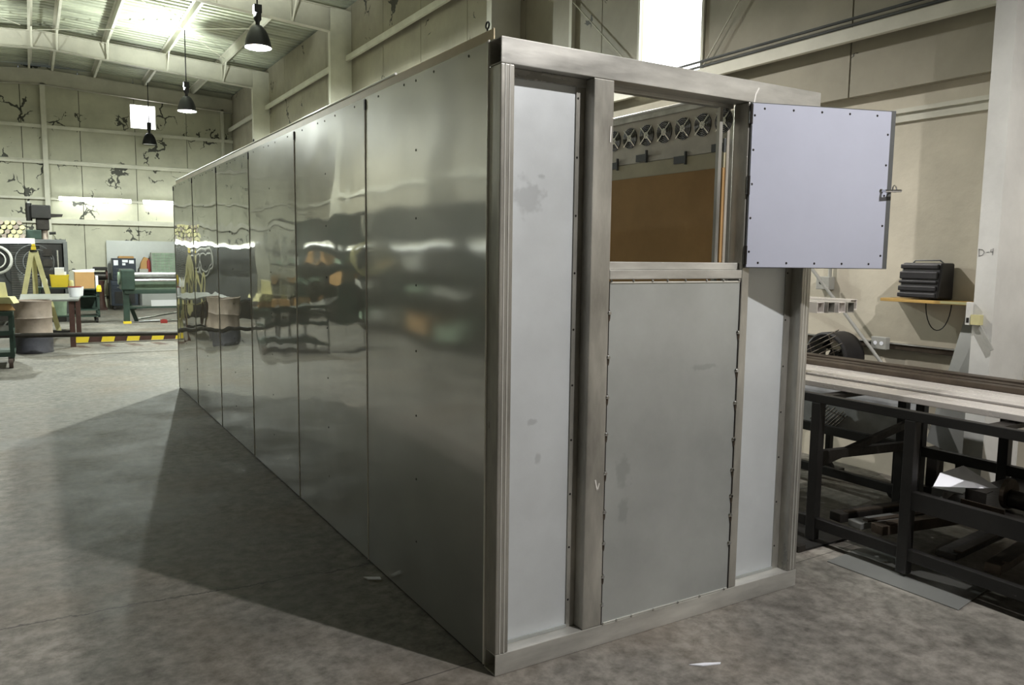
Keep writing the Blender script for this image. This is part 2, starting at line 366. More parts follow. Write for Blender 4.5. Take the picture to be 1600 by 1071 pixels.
for s in (-1, 1):      # gable rafter
    x1 = XW-.05 if s > 0 else XL+.05
    MB().prism([(RX, YF-.2, 5.95), (x1, YF-.2, 5.70), (x1, YF-.2, ztop(x1)), (RX, YF-.2, ztop(RX))], (0, .012, 0)).prism([(RX, YF-.26, 5.95), (x1, YF-.26, 5.70), (x1, YF-.26, 5.712), (RX, YF-.26, 5.962)], (0, .13, 0)).build('gable_rafter', M_paint2, wf)

# right wall: proud insulated liner above, plain wall below
wr = struct(MB().box(XW+.02, XW+.12, YB-.1, YF+.1, -.1, 6.2).build('wall_right', M_wall_low))
seams = [-.06+1.53*i for i in range(-8, 16)]
se = [YB]+[s for s in seams if YB+.3 < s < YF-.3]+[YF-.05]
WY0, WY1, WZ0, WZ1 = 3.03, 3.89, 3.20, 5.10
for a, b in zip(se[:-1], se[1:]):
    a += .006; b -= .006
    def pan(y0, y1, z0, z1): 
        if y1-y0 > .02: B(XW-.05, XW+.02, y0, y1, z0, z1).build('wall_panel', M_wall_up, wr)
    if a < WY1 and b > WY0:
        pan(a, b, 2.80, WZ0); pan(a, b, WZ1, 6.2); pan(a, WY0, WZ0, WZ1); pan(WY1, b, WZ0, WZ1)
    else: pan(a, b, 2.80, 6.2)
win2 = struct(B(XW-.02, XW+.01, WY0, WY1, WZ0, WZ1).build('window_2', M_day))
MB().box(XW-.07, XW-.05, WY0-.03, WY0, WZ0, WZ1+.03).box(XW-.07, XW-.05, WY1, WY1+.03, WZ0, WZ1+.03).build('window_frame', M_paint, win2)
for y0, y1 in zip(FRAMES, FRAMES[1:]+[YF]):
    for z, h in ((3.27, .09), (5.27, .10)):
        MB().box(XW-.16, XW-.05, y0+.07, y1-.07, z-.008, z).box(XW-.168, XW-.16, y0+.07, y1-.07, z-h, z).box(XW-.16, XW-.12, y0+.07, y1-.07, z-h, z-h+.008).build('girt', M_paint, wr)
    MB().box(XW-.02, XW+.02, y0+.07, y1-.07, 2.63, 2.66).box(XW-.0, XW+.02, y0+.07, y1-.07, 2.57, 2.63).build('girt', M_paint, wr)
for dz in (0, .045):
    MB().tube((XW-.1, -.3, 3.31+dz), (XW-.1, 6.1, 3.31+dz), .012, n=8).build('conduit', M_greyd, wr)
for a, b in (((2.97, 3.31), (1.5, 5.0)), ((4.17, 3.67), (5.6, 4.9)), ((3.9, 3.4), (4.2, 3.70))):
    MB().tube((XW-.09, a[0], a[1]), (XW-.09, b[0], b[1]), .007, n=6).build('brace_rod', M_paint, wr)
MB().box(XW-.1, XW-.05, 5.02, 5.07, 3.3, 6.0).build('downpipe', M_paint, wr)
# left and rear walls
wl = struct(B(XL-.12, XL-.02, YB-.1, YF+.1, -.1, 6.3).build('wall_left', M_gap))
for a, b in zip(se[:-1], se[1:]): B(XL-.02, XL+.03, a+.006, b-.006, 0, 6.3).build('wall_panel', M_wall_up, wl)
for z in (1.2, 3.2, 5.2): MB().box(XL+.03, XL+.15, YB, YF-.1, z-.1, z).build('girt', M_paint, wl)
wb = struct(B(XL-.1, XW+.2, YB-.1, YB-.02, -.1, 6.4).build('wall_rear', M_wall_up))

# portal frames
CI, CO = 3.47, XW-.05
NTH = ['second portal frame behind the camera', 'portal frame just behind the camera', 'nearest cream portal frame, its white column marked D-4', 'cream portal frame behind the near booth corner, mostly hidden', 'cream portal frame whose column rises beside the hanging lamp', 'cream portal frame farthest back before the end wall']
for k, y in enumerate(FRAMES):
    fr = thing('portal_frame', (RX, y, 0), NTH[k], 'steel frame', 'portal frames of the hall')
    for s in (1, -1):
        ci = CI if s > 0 else 2*RX-CI; co = CO if s > 0 else 2*RX-CO
        cm = M_white if y < 1 else M_paint
        zk = 5.69
        MB().box(min(ci, ci+s*.012), max(ci, ci+s*.012), y-.06, y+.06, 0, zk+.02).box(min(ci+s*.013, co-s*.013), max(ci+s*.013, co-s*.013), y-.058, y-.05, 0, ztop(ci)-.02).box(min(co, co-s*.012), max(co, co-s*.012), y-.06, y+.06, 0, ztop(co)-.02).build('column', cm, fr)
        MB().prism([(RX, y-.004, 6.015), (ci, y-.004, zk), (co, y-.004, zk-.05), (co, y-.004, ztop(co)), (RX, y-.004, ztop(RX))], (0, .008, 0)).prism([(RX, y-.075, 6.0), (ci, y-.075, zk-.012), (ci, y-.075, zk), (RX, y-.075, 6.012)], (0, .15, 0)).prism([(RX, y-.075, ztop(RX)-.012), (co, y-.075, ztop(co)-.012), (co, y-.075, ztop(co)), (RX, y-.075, ztop(RX))], (0, .15, 0)).build('rafter', M_paint2, fr)
    for x in PURL:
        zb = 6.015-(6.015-5.69)*abs(x-RX)/(CI-RX)
        MB().bar((x+.02, y-.05, zb), (x+.02, y-.42, zroof(x)-.17), .03, .008).build('flange_brace', M_paint, fr)
        MB().box(x-.005, x+.005, y-.07, y-.004, zb, ztop(x)).build('stiffener', M_paint, fr)
    if k == 2:      # handwritten D-4 on the column face, seen from inside the hall
        X = CI-.002; c = lambda a, b: (X, y+.01-a*1.35, 1.66+b*1.35)
        t = MB()
        t.path([c(-.03, .0), c(-.028, -.03)], .0012, 4).path([c(-.033, .0), c(-.015, -.002), c(-.006, -.012), c(-.014, -.026), c(-.03, -.031)], .0012, 4)
        t.path([c(.003, -.014), c(.015, -.012)], .0012, 4)
        t.path([c(.022, .0), c(.02, -.012), c(.031, -.011)], .0012, 4).path([c(.031, .004), c(.030, -.026)], .0012, 4)
        t.build('handwritten_mark', M_ink, fr, label='black handwritten D-4')

# ------------------------------------------------------------------ high-bay lamps
LNAME = {-8.77: 'black bell pendant lamp far behind the camera', -2.64: 'black bell pendant lamp over the booth front, above the picture', 3.49: 'black bell pendant lamp above the booth roof, above the picture',
         9.62: 'nearest visible black bell pendant lamp, brightly lit', 15.75: 'lit bell pendant lamp, middle of the three in view', 15.7: 'fill lamp added out of view at the left, built as a bell pendant', 21.9: 'dark unlit bell pendant lamp before the far window'}
def lamp(y, watts, col, spill, X):
    z = LAMP_Z
    t = thing('pendant_lamp', (X, y, z), LNAME[y], 'lamp', 'pendant lamps along the hall')
    MB().tube((X, y, z+.58), (X, y, zroof(X)-.17), .011).build('rod', M_lampblk, t)
    MB().box(X-.055, X+.055, y-.055, y+.055, z+.48, z+.60).build('junction_box', M_lampblk, t, bevel=.006)
    MB().lathe((X, y, z), [(.0, .48), (.055, .48), (.055, .40), (.03, .36), (.03, .30), (.0, .30)], 16).build('ballast', M_lampblk, t, smooth=True)
    MB().lathe((X, y, z), [(.03, .315), (.06, .31), (.10, .27), (.14, .20), (.17, .11), (.19, .02), (.193, .0), (.186, .0), (.183, .02), (.163, .11), (.134, .195), (.095, .26), (.055, .30), (.03, .30)], 32).build('shade', M_lampblk, t, smooth=True)
    MB().lathe((X, y, z), [(.180, .015), (.160, .108), (.131, .192), (.092, .255), (.03, .295)], 32).build('reflector', M_shade_in, t, smooth=True)
    MB().lathe((X, y, z), [(.0, .155), (.03, .16), (.042, .19), (.04, .23), (.03, .29)], 16).build('bulb', M_bulb if watts else M_bulb_off, t, smooth=True)
    if watts:
        for nm, dz, pw, rad in (('lamp_light', .10 if y < 5 else .025, watts, .04), ('lamp_spill', .44, watts*spill, .03)):
            ld = bpy.data.lights.new(nm, 'SPOT' if dz > .3 else 'POINT'); ld.energy = pw; ld.color = col; ld.shadow_soft_size = rad
            if dz > .3: ld.spot_size = math.radians(168); ld.spot_blend = .6
            lo = bpy.data.objects.new(nm, ld); COL.objects.link(lo); lo.parent = t; lo.location = (-.09 if dz > .3 else 0, 0, dz)
            if dz > .3: lo.rotation_euler = (PI, 0, 0)
for args in LAMPS: lamp(*args)

# fluorescent fittings
def fluor(x0, x1, y, z, label, group, tubes=2, axis='x', tm=None):
    cx = (x0+x1)/2
    t = thing('fluorescent_light', (cx, y, z) if axis == 'x' else (y, cx, z), label, 'light', group)
    if axis == 'x':
        MB().box(x0, x1, y-.02, y+.06, z-.015, z+.06).build('fitting', M_paint, t)
        for i in range(tubes): MB().tube((x0+.03, y-.04-.0*i, z-.03+.06*i), (x1-.03, y-.04, z-.03+.06*i), .02).build('tube', tm or M_tubelite, t)
        for e in (x0, x1-.02): MB().box(e, e+.02, y-.06, y-.02, z-.06, z+.06).build('tube_holder', M_paint, t)
    else:
        MB().box(y-.06, y+.02, x0, x1, z-.015, z+.06).build('fitting', M_paint, t)
        for i in range(tubes): MB().tube((y+.04, x0+.03, z-.03+.06*i), (y+.04, x1-.03, z-.03+.06*i), .02).build('tube', tm or M_tubelite, t)
        for e in (x0, x1-.02): MB().box(y+.02, y+.06, e, e+.02, z-.06, z+.06).build('tube_holder', M_paint, t)
    return t
fluor(-.73, 1.07, YF-.22, 2.995, 'long fluorescent light on the end wall, left of the pair', 'fluorescent lights on the end wall')
fluor(1.33, 3.1, YF-.22, 2.995, 'fluorescent light on the end wall partly hidden by the booth', 'fluorescent lights on the end wall')
fluor(-3.2, -1.34, 17.42, 1.79, 'low fluorescent light in front of the dark machine at the left edge', 'fluorescent lights over the machines', 1)
for i, (a, b) in enumerate(((6.4, 8.6), (9.4, 11.6), (12.4, 14.6), (15.4, 17.6))):
    fluor(a, b, -4.55, 1.74, ['nearest', 'second nearest', 'second farthest', 'farthest'][i]+' fluorescent light on the left racks, seen mirrored in the booth side', 'fluorescent lights on the left racks', 1, 'y', M_tubedim)

# ------------------------------------------------------------------ the booth
BH, BW, BD, PS = 2.342, 1.693, .086, 1.22
BL = BD+6*PS
bo = thing('steel_booth', (BW/2, 0, 0), 'long stainless steel booth with framed front, open hatch and panelled side', 'booth')
# front frame
MB().hollow((0, BD/2, BH-.045), (BW, BD/2, BH-.045), BD, .09, .005).build('top_beam', M_tubeh, bo, bevel=.003)
MB().hollow((0, BD/2, .042), (BW, BD/2, .042), BD, .084, .005).build('bottom_beam', M_tubeh, bo, bevel=.003)
Z0, Z1 = .085, BH-.091
for x0, x1 in ((.0, .056), (.405, .500), (1.230, 1.276), (1.628, 1.690)):
    p = MB().box(x0, x1, 0, BD, Z0, Z1).build('post', M_tube, bo, bevel=.004)
    if x0 < .01 or x0 > 1.6:
        for q in (.3, .62): MB().box(x0+(x1-x0)*q, x0+(x1-x0)*q+.004, -.0015, 0, Z0, Z1).build('seam_rib', M_edge, p)
# recessed bay sheets with screwed edge strips
for x0, x1 in ((.056, .405), (1.276, 1.628)):
    s_ = MB().box(x0, x1, .064, .067, Z0, Z1).build('bay_sheet', M_galv, bo)
    MB().box(x1-.040, x1-.001, .058, .064, Z0, Z1).build('edge_strip', M_tube, s_)
    MB().box(x0, x1-.04, .056, .064, Z0, Z0+.012).build('base_strip', M_galv2, s_)
    MB().box(x0, x1, .050, .064, Z1-.03, Z1).build('head_strip', M_tubeh, s_)
    sc = MB()
    for i in range(10): sc.dome((x1-.032, .058, .2+i*.22), .005, (0, -1, 0), 6)
    sc.build('screw_row', M_dark, s_, kind='stuff')
# lower middle panel with tack welds
mp_ = MB().box(.503, 1.224, .004, .009, Z0+.002, 1.488).build('lower_panel', M_galv2, bo)
wl_ = MB()
for z in (1.365, 1.19, 1.03, .88, .72, .56, .43, .29, .17): wl_.dome((.503, .003, z), .011, (0, -1, 0), 8, .7)
for z in (1.26, 1.09, .945, .78, .64, .52, .43, .30): wl_.dome((1.224, .003, z), .011, (0, -1, 0), 8, .7)
for x in (.51, .62, .72, .80, .90, 1.02, 1.12, 1.215): wl_.dome((x, .0, 1.491), .006, (0, -1, .3), 6, .7)
for x in (.51, .58, .66, .78, .92, 1.05, 1.2): wl_.dome((x, .0, Z0+.002), .006, (0, -1, .3), 6, .7)
wl_.build('tack_welds', M_chrome, mp_, kind='stuff')
hm = MB()
for x, zs in ((.502, (1.365, 1.19, 1.03, .88, .72, .56, .43, .29)), (1.226, (1.26, 1.09, .945, .78, .64, .52, .43))):
    for z in zs:
        n_ = 12; hm.prism([(x+.006*math.cos(2*PI*i/n_), -.0004, z-.010+.024*math.sin(2*PI*i/n_)) for i in range(n_)], (0, .0035, 0))
hm.build('heat_marks', M_rust, mp_, kind='stuff')
MB().box(.505, 1.222, .0005, .004, 1.482, 1.488).build('top_edge', M_edge, mp_)
MB().box(.505, 1.222, .0005, .004, Z0+.002, Z0+.006).build('bottom_edge', M_edge, mp_)
for xa, xb in ((.500, .5035), (1.2245, 1.23)): MB().box(xa, xb, .001, .02, Z0, 1.49).build('joint_shim', M_dark, mp_)
# sill bars, header behind the opening
MB().box(.500, 1.230, 0, .05, 1.497, 1.535).build('sill_bar', M_tubeh, bo, bevel=.003)
MB().box(.502, 1.228, .022, .085, 1.5355, 1.566).build('sill_rail', M_tubeh, bo, bevel=.003)
MB().box(.500, 1.230, BD, BD+.035, 2.235, 2.30).build('inner_header', M_tubeh, bo, bevel=.003)
MB().box(1.150, 1.168, BD+.002, BD+.02, .0, 2.235).build('inner_jamb', M_tube, bo)
# hatch door, swung open past the face
ang = math.radians(17.5); ca, sa = math.cos(ang), math.sin(ang)
HX, HY = 1.236, -.012
dW, dZ0, dZ1, dT = .715, 1.545, 2.25, .032
def dp(u, v, z): return (HX+u*ca+v*sa, HY-u*sa+v*ca, z)     # u along the door, v behind it
def dbox(u0, u1, v0, v1, z0, z1):
    P = [dp(u, v, z) for z in (z0, z1) for v in (v0, v1) for u in (u0, u1)]
    return MB().add(P, [(0, 2, 3, 1), (4, 5, 7, 6), (0, 1, 5, 4), (2, 6, 7, 3), (0, 4, 6, 2), (1, 3, 7, 5)])
door = dbox(.004, dW-.02, 0, .004, dZ0+.003, dZ1-.004).build('hatch_door', M_door, bo)
fr_ = dbox(0, .02, .004, dT, dZ0, dZ1); q = dbox(dW-.022, dW, -.001, dT, dZ0, dZ1); fr_.add(q.v, q.f); q = dbox(.02, dW-.022, .004, dT, dZ1-.02, dZ1); fr_.add(q.v, q.f); q = dbox(.02, dW-.022, .004, dT, dZ0, dZ0+.02); fr_.add(q.v, q.f)
fr_.build('door_frame', M_greyd, door)
dbox(.0, dW, dT, dT+.002, dZ0, dZ1).build('outer_skin', M_galv2, door)
sc = MB()
dn = (-sa, -ca, 0)
for u in (.06, .20, .34, .48, .62): sc.dome(dp(u, 0, dZ1-.025), .0055, dn, 6); sc.dome(dp(u+.0, 0, dZ0+.022), .0055, dn, 6)
for i in range(5): sc.dome(dp(.014, 0, dZ0+.07+i*.145), .0055, dn, 6); sc.dome(dp(dW-.035, 0, dZ0+.06+i*.135), .0055, dn, 6)
sc.build('screw_row', M_dark, door, kind='stuff')
lt = MB(); lt.tube(dp(dW-.05, 0, 1.895), dp(dW-.05, -.03, 1.895), .006, n=8); lt.tube(dp(dW-.055, -.03, 1.893), dp(dW+.03, -.028, 1.897), .006, n=8); lt.dome(dp(dW-.05, 0, 1.895), .012, dn, 10); lt.tube(dp(dW+.025, -.028, 1.897), dp(dW+.025, .01, 1.897), .005, n=8)
lt.torus(dp(dW-.005, -.028, 1.905), .014, .003, 'y', 12, 5)
lt.build('latch', M_chrome, door, smooth=True)
for z in (1.60, 1.90, 2.20): MB().tube((HX-.002, HY+.002, z-.04), (HX-.002, HY+.002, z+.04), .008).build('hinge', M_dark, door)
# stainless side panels
for i in range(6):
    y0 = BD+i*PS; mt = M_side[0] if i == 0 else (M_side[1] if i in (1, 2) else M_side[2])
    pn = MB().box(-.002, .002, y0+.001, y0+PS-.001, .012, BH).build('side_panel', mt, bo)
    MB().tube((-.002, y0+PS, .012), (-.002, y0+PS, BH-.06), .0045, n=10).build('seam_strip', M_chalk, pn)
    MB().box(-.007, .0, y0+PS-.008, y0+PS+.008, BH-.06, BH-.01).build('seam_clip', M_black, pn)
    sc = MB()
    for k in range(8): sc.dome((-.002, y0+PS*.512, .30+k*.288), .006, (-1, 0, 0), 6, .4)
    for k in range(4): sc.dome((-.002, y0+.15+k*.3, BH-.022), .006, (-1, 0, 0), 6, .4)
    sc.build('screw_row', M_dark, pn, kind='stuff')
MB().tube((-.001, BD+.001, .012), (-.001, BD+.001, BH+.003), .0045, n=10).build('corner_strip', M_edge, bo)
MB().box(-.0045, .0, BL-.004, BL+.004, .012, BH).build('corner_strip', M_edge, bo)
MB().box(.004, .06, BD, BL, 0, .05).build('base_rail', M_dark, bo)
MB().box(.004, .06, BD, BL, BH-.05, BH-.002).build('top_rail', M_tube, bo)
# raised flashing along the top of the side, with its bright hem
fl = MB().box(.03, .034, BD+.02, BL, BH-.02, BH+.054).build('top_flashing', M_tan, bo)
MB().tube((.030, 1.0, BH+.060), (.030, BL, BH+.060), .006).build('flashing_hem', M_edge, fl)
for y in (.18, 3.76):
    e = MB().tube((.045, y, BH-.01), (.045, y, BH+.07), .0035, n=8); e.torus((.045, y, BH+.082), .012, .0035, 'x', 16, 6)
    e.build('lifting_eye', M_black, bo, smooth=True)
# hidden sides: right skin, end skin
for i in range(6): MB().box(BW-.004, BW, BD+i*PS+.003, BD+(i+1)*PS-.003, .012, BH).build('side_panel', M_side[1], bo)
MB().box(.0, BW, BL, BL+.004, 0, BH).build('end_panel', M_galv2, bo)
# inner plenum walls
MB().box(.42, .424, BD+.02, BL-.02, .02, 2.28).build('inner_wall', M_galv2, bo)
fwl = MB().box(1.20, 1.215, BD+.004, BL-.02, .02, 2.262).build('fan_wall', M_fanwall, bo)
MB().box(1.188, 1.225, BD+.06, BL-.02, 2.262, 2.292).build('wall_cap', M_tubeh, fwl)
MB().tube((1.186, BD+.16, 2.294), (1.186, BL-.02, 2.294), .007).build('cap_edge', M_edge, fwl)
fan0 = None
for i in range(9):
    yf = .112+.1275*i
    if fan0 is None:
        g = MB(); c = (1.194, yf, 2.184)
        for R_ in (.018, .026, .034, .042, .05): g.torus(c, R_, .0016, 'x', 20, 4)
        for a in (45, 135):
            a = math.radians(a); dy, dz = math.cos(a)*.058, math.sin(a)*.058
            g.bar((1.192, yf-dy, 2.184-dz), (1.192, yf+dy, 2.184+dz), .006, .003, (1, 0, 0))
        g.lathe((1.192, yf, 2.184), [(.0, 0), (.016, 0), (.016, .004), (0, .004)], 14, 'x')
        fan0 = g.build('fan_grille', M_chrome, fwl)
        fanh = MB().lathe((1.199, yf, 2.184), [(0, 0), (.052, 0), (.052, -.0015), (0, -.0015)], 24, 'x').build('fan_opening', M_black, fwl)
    else:
        piece(fan0, (0, .1275*i, 0)); piece(fanh, (0, .1275*i, 0))
MB().box(1.192, 1.20, BD+.01, BL-.02, 2.055, 2.078).build('hinge_rail', M_fanwall, fwl)
MB().box(1.190, 1.20, BD+.01, BL-.02, 1.982, 2.052).build('cream_board', M_cream, fwl)
MB().box(1.186, 1.20, BD+.01, BL-.02, .3, 1.981).build('paper_cover', M_kraft, fwl)
for yy, zz in ((.13, 2.075), (.37, 2.045), (.645, 2.08), (.87, 2.06)):
    MB().box(1.181, 1.19, yy-.04, yy+.035, zz-.022, zz+.012).box(1.178, 1.19, yy-.045, yy-.038, zz-.03, zz+.03).build('hinge', M_greyd, fwl)
# chalk ticks on the frame
MB().bar((.452, -.001, .70), (.463, -.001, .655), .006, .002, (0, 1, 0)).bar((.463, -.001, .655), (.472, -.001, .685), .005, .002, (0, 1, 0)).bar((.485, -.001, 2.02), (.487, -.001, 2.08), .006, .002, (0, 1, 0)).build('chalk_tick', M_chalk, bo)
MB().bar((1.258, -.001, 2.25), (1.266, -.001, 2.29), .008, .002, (0, 1, 0)).bar((1.268, -.001, 2.29), (1.285, -.001, 2.315), .007, .002, (0, 1, 0)).build('chalk_tick', M_chalk, bo)

# ------------------------------------------------------------------ right side: rack table
TX0, TX1, TY0, TY1 = 2.27, 3.26, -1.75, 1.55
tb = thing('rack_table', (2.77, -.1, 0), 'long black welded steel rack table beside the right wall', 'table')
for x in (TX0, TX1):
    MB().box(x-.025 if x == TX0 else x-.015, x+.015 if x == TX0 else x+.025, TY0, TY1, .80, .848).build('top_rail', M_black, tb, bevel=.003)
    MB().box(x-.02, x+.02, TY0, TY1, .09, .15).build('bottom_rail', M_black, tb, bevel=.003)
for y in (.36, 1.5, -.19, -1.0, -1.70):
    for x in (TX0, TX1):
        if y == -.19 and x == TX1: y2 = .48
        elif y == -1.0 and x == TX1: y2 = -.14
        else: y2 = y
        MB().box(x-.025, x+.025, y2-.028, y2+.028, .0 if y in (1.5, -1.70) else .02, .80).build('leg', M_black, tb, bevel=.003)
for y in (.36, -.55, 1.2, -1.4): MB().box(TX0, TX1, y-.035, y+.035, .815, .838).build('cross_bar', M_dark, tb)
for y in (.36, 1.5): MB().bar((TX0, y, .50), (TX1, y, .45), .04, .05).build('cross_bar', M_dark, tb)
MB().bar((TX0+.02, .36, .45), (TX1, .36, .62), .03, .04).build('diagonal_brace', M_dark, tb)
MB().box(TX1-.02, TX1+.02, TY0, TY1, .38, .44).build('side_rail', M_black, tb)
MB().box(TX0-.02, TX0+.02, TY0, -.19, .355, .445).build('shelf_rail', M_black, tb)
MB().box(TX0, TX1, TY0, -.19, .365, .377).build('shelf_plate', M_dark, tb)
# stock on top
def stock(name, x0, x1, z0, z1, y0, y1, mt, label, group='steel stock on the rack table', hollow=False):
    t = thing(name, ((x0+x1)/2, (y0+y1)/2, z0), label, 'steel bar', group)
    if hollow: MB().hollow(((x0+x1)/2, y0, (z0+z1)/2), ((x0+x1)/2, y1, (z0+z1)/2), x1-x0, z1-z0, .004).build('bar', mt, t, bevel=.002)
    else:
        MB().box(x0, x1, y0, y1, z0, z1).build('bar', mt, t, bevel=.003)
    return t
stock('flat_bar', 2.44, 2.62, .850, .882, -1.9, 1.6, M_bar, 'bright wide flat bar nearest the table edge')
stock('flat_bar', 2.625, 2.675, .850, .876, -1.9, 1.6, M_rust, 'narrow dull bar between the two bright flat bars')
stock('flat_bar', 2.69, 3.02, .850, .885, -1.9, 1.6, M_bar, 'widest bright flat bar in the middle of the table')
stock('square_tube', 3.03, 3.10, .850, .915, -1.9, 1.62, M_rust, 'dark square tube beside the widest bright bar', hollow=True)
stock('square_tube', 3.105, 3.175, .850, .92, -1.9, 1.58, M_rust, 'dark square tube second from the wall side of the table', hollow=True)
stock('square_tube', 3.18, 3.27, .850, .93, -1.9, 1.6, M_rust, 'dark square tube nearest the wall on the table', hollow=True)
# things on the lower shelf
pp = MB(); pp.prism([(2.38, -.25, .463), (2.52, -.20, .50), (2.50, -.40, .475)], (0, 0, .002)).prism([(2.50, -.40, .475), (2.52, -.20, .50), (2.66, -.24, .53), (2.60, -.45, .475)], (0, 0, .002))
tag(pp.build('paper_sheet', M_paper), 'creased white paper lying on steel offcuts on the table shelf', 'paper')
SHELF_DROP = -.075
t = thing('pipe_offcut', (2.6, -.75, .46), 'dark flanged pipe offcut lying on the table shelf', 'pipe')
MB().tube((2.62, -.50, .51), (2.55, -1.5, .515), .045, n=20).build('pipe', M_dark, t, smooth=True)
MB().tube((2.62, -.48, .53), (2.62, -.50, .53), .075, n=20).build('flange', M_rust, t)
t = thing('angle_iron', (2.4, -.45, .452), 'short angle iron offcut at the front edge of the shelf', 'steel offcut')
MB().box(2.36, 2.37, -.60, -.40, .453, .52).box(2.30, 2.36, -.60, -.40, .453, .461).build('angle', M_rust, t)
t = thing('channel_offcut', (2.55, -.3, .452), 'grey steel channel offcut under the white paper', 'steel offcut')
MB().prism([(2.42, -.22, .453), (2.72, -.14, .453), (2.72, -.14, .52), (2.42, -.22, .52)], (.012, -.05, 0)).prism([(2.42, -.22, .513), (2.72, -.14, .513), (2.72, -.14, .521), (2.42, -.22, .521)], (.03, -.14, 0)).build('channel', M_steelsheet, t)
t = thing('plate_offcut', (2.45, -.62, .452), 'small bent plate offcut beside the flanged pipe', 'steel offcut')
MB().prism([(2.31, -.72, .454), (2.31, -.63, .454), (2.38, -.65, .475), (2.38, -.78, .475)], (0, 0, .005)).prism([(2.38, -.65, .475), (2.38, -.78, .475), (2.42, -.80, .455), (2.42, -.68, .455)], (0, 0, .005)).build('plate', M_brown, t)
t = thing('bracket_offcut', (2.50, -.36, .452), 'dark folded bracket standing behind the angle iron', 'steel offcut')
MB().prism([(2.47, -.46, .453), (2.47, -.36, .453), (2.47, -.36, .54), (2.47, -.46, .54)], (.006, 0, 0)).prism([(2.47, -.46, .54), (2.47, -.36, .54), (2.53, -.36, .545), (2.53, -.46, .545)], (0, 0, .005)).build('bracket', M_dark, t)
for o in [o for o in bpy.data.objects if o.parent is None and o.name.split('.')[0] in ('pipe_offcut', 'angle_iron', 'channel_offcut', 'plate_offcut', 'bracket_offcut')]: o.location.z += SHELF_DROP
# scrap under the table (resting on the bottom rails)
scr = [((2.30, .24, .151), (3.2, .10, .151), .08, .05, M_dark, 'long dark steel strip across the bottom rails, farthest one'), ((2.30, .12, .151), (3.2, -.03, .151), .09, .035, M_steelsheet, 'grey flat offcut across the bottom rails under the table'),
       ((2.32, .0, .151), (3.2, -.16, .151), .08, .05, M_rust, 'rusty bar across the bottom rails beside the middle leg'), ((2.30, -.38, .151), (3.2, -.29, .151), .10, .03, M_dark, 'dark strip slanting across the bottom rails'),
       ((2.30, -.60, .151), (3.2, -.46, .151), .07, .05, M_rust, 'rusty strip slanting across the bottom rails, nearest one')]
for a, b, wd, h, mt, lab in scr:
    a = Vector(a); b = Vector(b)
    t = thing('steel_offcut', ((a+b)/2).to_tuple(), lab, 'steel offcut', 'offcuts under the table')
    MB().bar(a+Vector((0, 0, h/2)), b+Vector((0, 0, h/2)), wd, h).build('strip', mt, t, bevel=.004)
    MB().bar(a+Vector((.05, -.03, h+.004)), a+(b-a)*.6+Vector((0, -.03, h+.004)), wd*.4, .008).build('lip', M_rust, t)
# sheet on the floor in front, dark beam under the table end
MB_ = MB().prism([(2.09, .12, .002), (2.115, -.56, .002), (2.47, -.50, .002), (2.66, .02, .002), (2.40, .15, .002)], (0, 0, .003))
tag(MB_.build('floor_sheet', M_steelsheet), 'thin grey metal sheet lying on the floor at the table', 'metal sheet')
t = thing('floor_channel', (2.35, .45, 0), 'dark steel channel lying on the floor under the table end', 'steel channel')
MB().box(2.06, 2.12, .28, 1.5, .0, .035).build('edge', M_dark, t)
MB().box(2.12, 2.62, .28, 1.5, .0, .012).build('web', M_black, t)
tag(MB().prism([(2.66, -.62, .001), (2.72, -.95, .001), (3.3, -.8, .001), (3.3, -.55, .001)], (0, 0, .004)).build('steel_plate', M_dark), 'dark plate on the floor in the shade of the table', 'metal sheet')
tag(MB().prism([(.70, -.305, .001), (.76, -.325, .001), (.82, -.355, .001), (.81, -.362, .001), (.74, -.338, .001)], (0, 0, .004)).build('floor_scrap', M_paper), 'small scrap of white film on the floor before the booth', 'scrap')
tag(MB().prism([(-.10, 1.12, .001), (-.03, 1.08, .001), (-.035, 1.05, .001), (-.09, 1.08, .001)], (0, 0, .006)).build('floor_scrap', M_paper), 'tiny white chip on the floor at the booth side', 'scrap')

# ------------------------------------------------------------------ right wall fittings
XS = XW+.02
t = thing('wall_shelf', (XS-.11, .68, 1.30), 'pine board shelf on the right wall carrying the radio', 'shelf')
MB().box(XS-.20, XS, .36, 1.02, 1.300, 1.322).build('board', M_wood, t, bevel=.002)
MB().box(XS-.205, XS-.20, .36, .58, 1.305, 1.322).build('paper_strip', M_palewood, t)
MB().prism([(XS, .42, 1.30), (XS-.14, .42, 1.30), (XS, .42, 1.17)], (0, .02, 0)).build('bracket', M_wood, t)
rd = thing('radio', (XS-.11, .745, 1.322), 'chunky black jobsite radio standing on the pine shelf', 'radio')
ry0, ry1, rz = .60, .885, 1.323
MB().prism([(XS-.20, ry0, rz+.01), (XS-.02, ry0, rz), (XS-.02, ry0, rz+.25), (XS-.17, ry0, rz+.25)], (0, ry1-ry0, 0)).build('body', M_radio, rd, bevel=.012)
for k, (zz, hh) in enumerate(((.03, .03), (.075, .035), (.12, .02), (.165, .05), (.225, .03))):
    xx = XS-.2+.03*zz/.25
    MB().box(xx-.012, xx+.01, ry0+.02, ry1+.006, rz+zz-hh/2, rz+zz+hh/2).build('front_bar', M_radio, rd, bevel=.006)
MB().path([(XS-.10, ry1-.03, rz+.245), (XS-.10, ry1-.05, rz+.265), (XS-.10, ry0+.06, rz+.268), (XS-.10, ry0+.03, rz+.245)], .005, 6).build('handle', M_greyd, rd)
pts = [(XS-.05, .68+.09*math.cos(PI*i/14+PI)*1.0+.0, 1.30-.0-.19*math.sin(PI*i/14)) for i in range(15)]
MB().path(pts, .0035, 6).build('cord', M_black, rd)
t = thing('junction_box', (XS-.04, 1.60, 1.35), 'grey socket box on the right wall at the booth corner', 'electrical box')
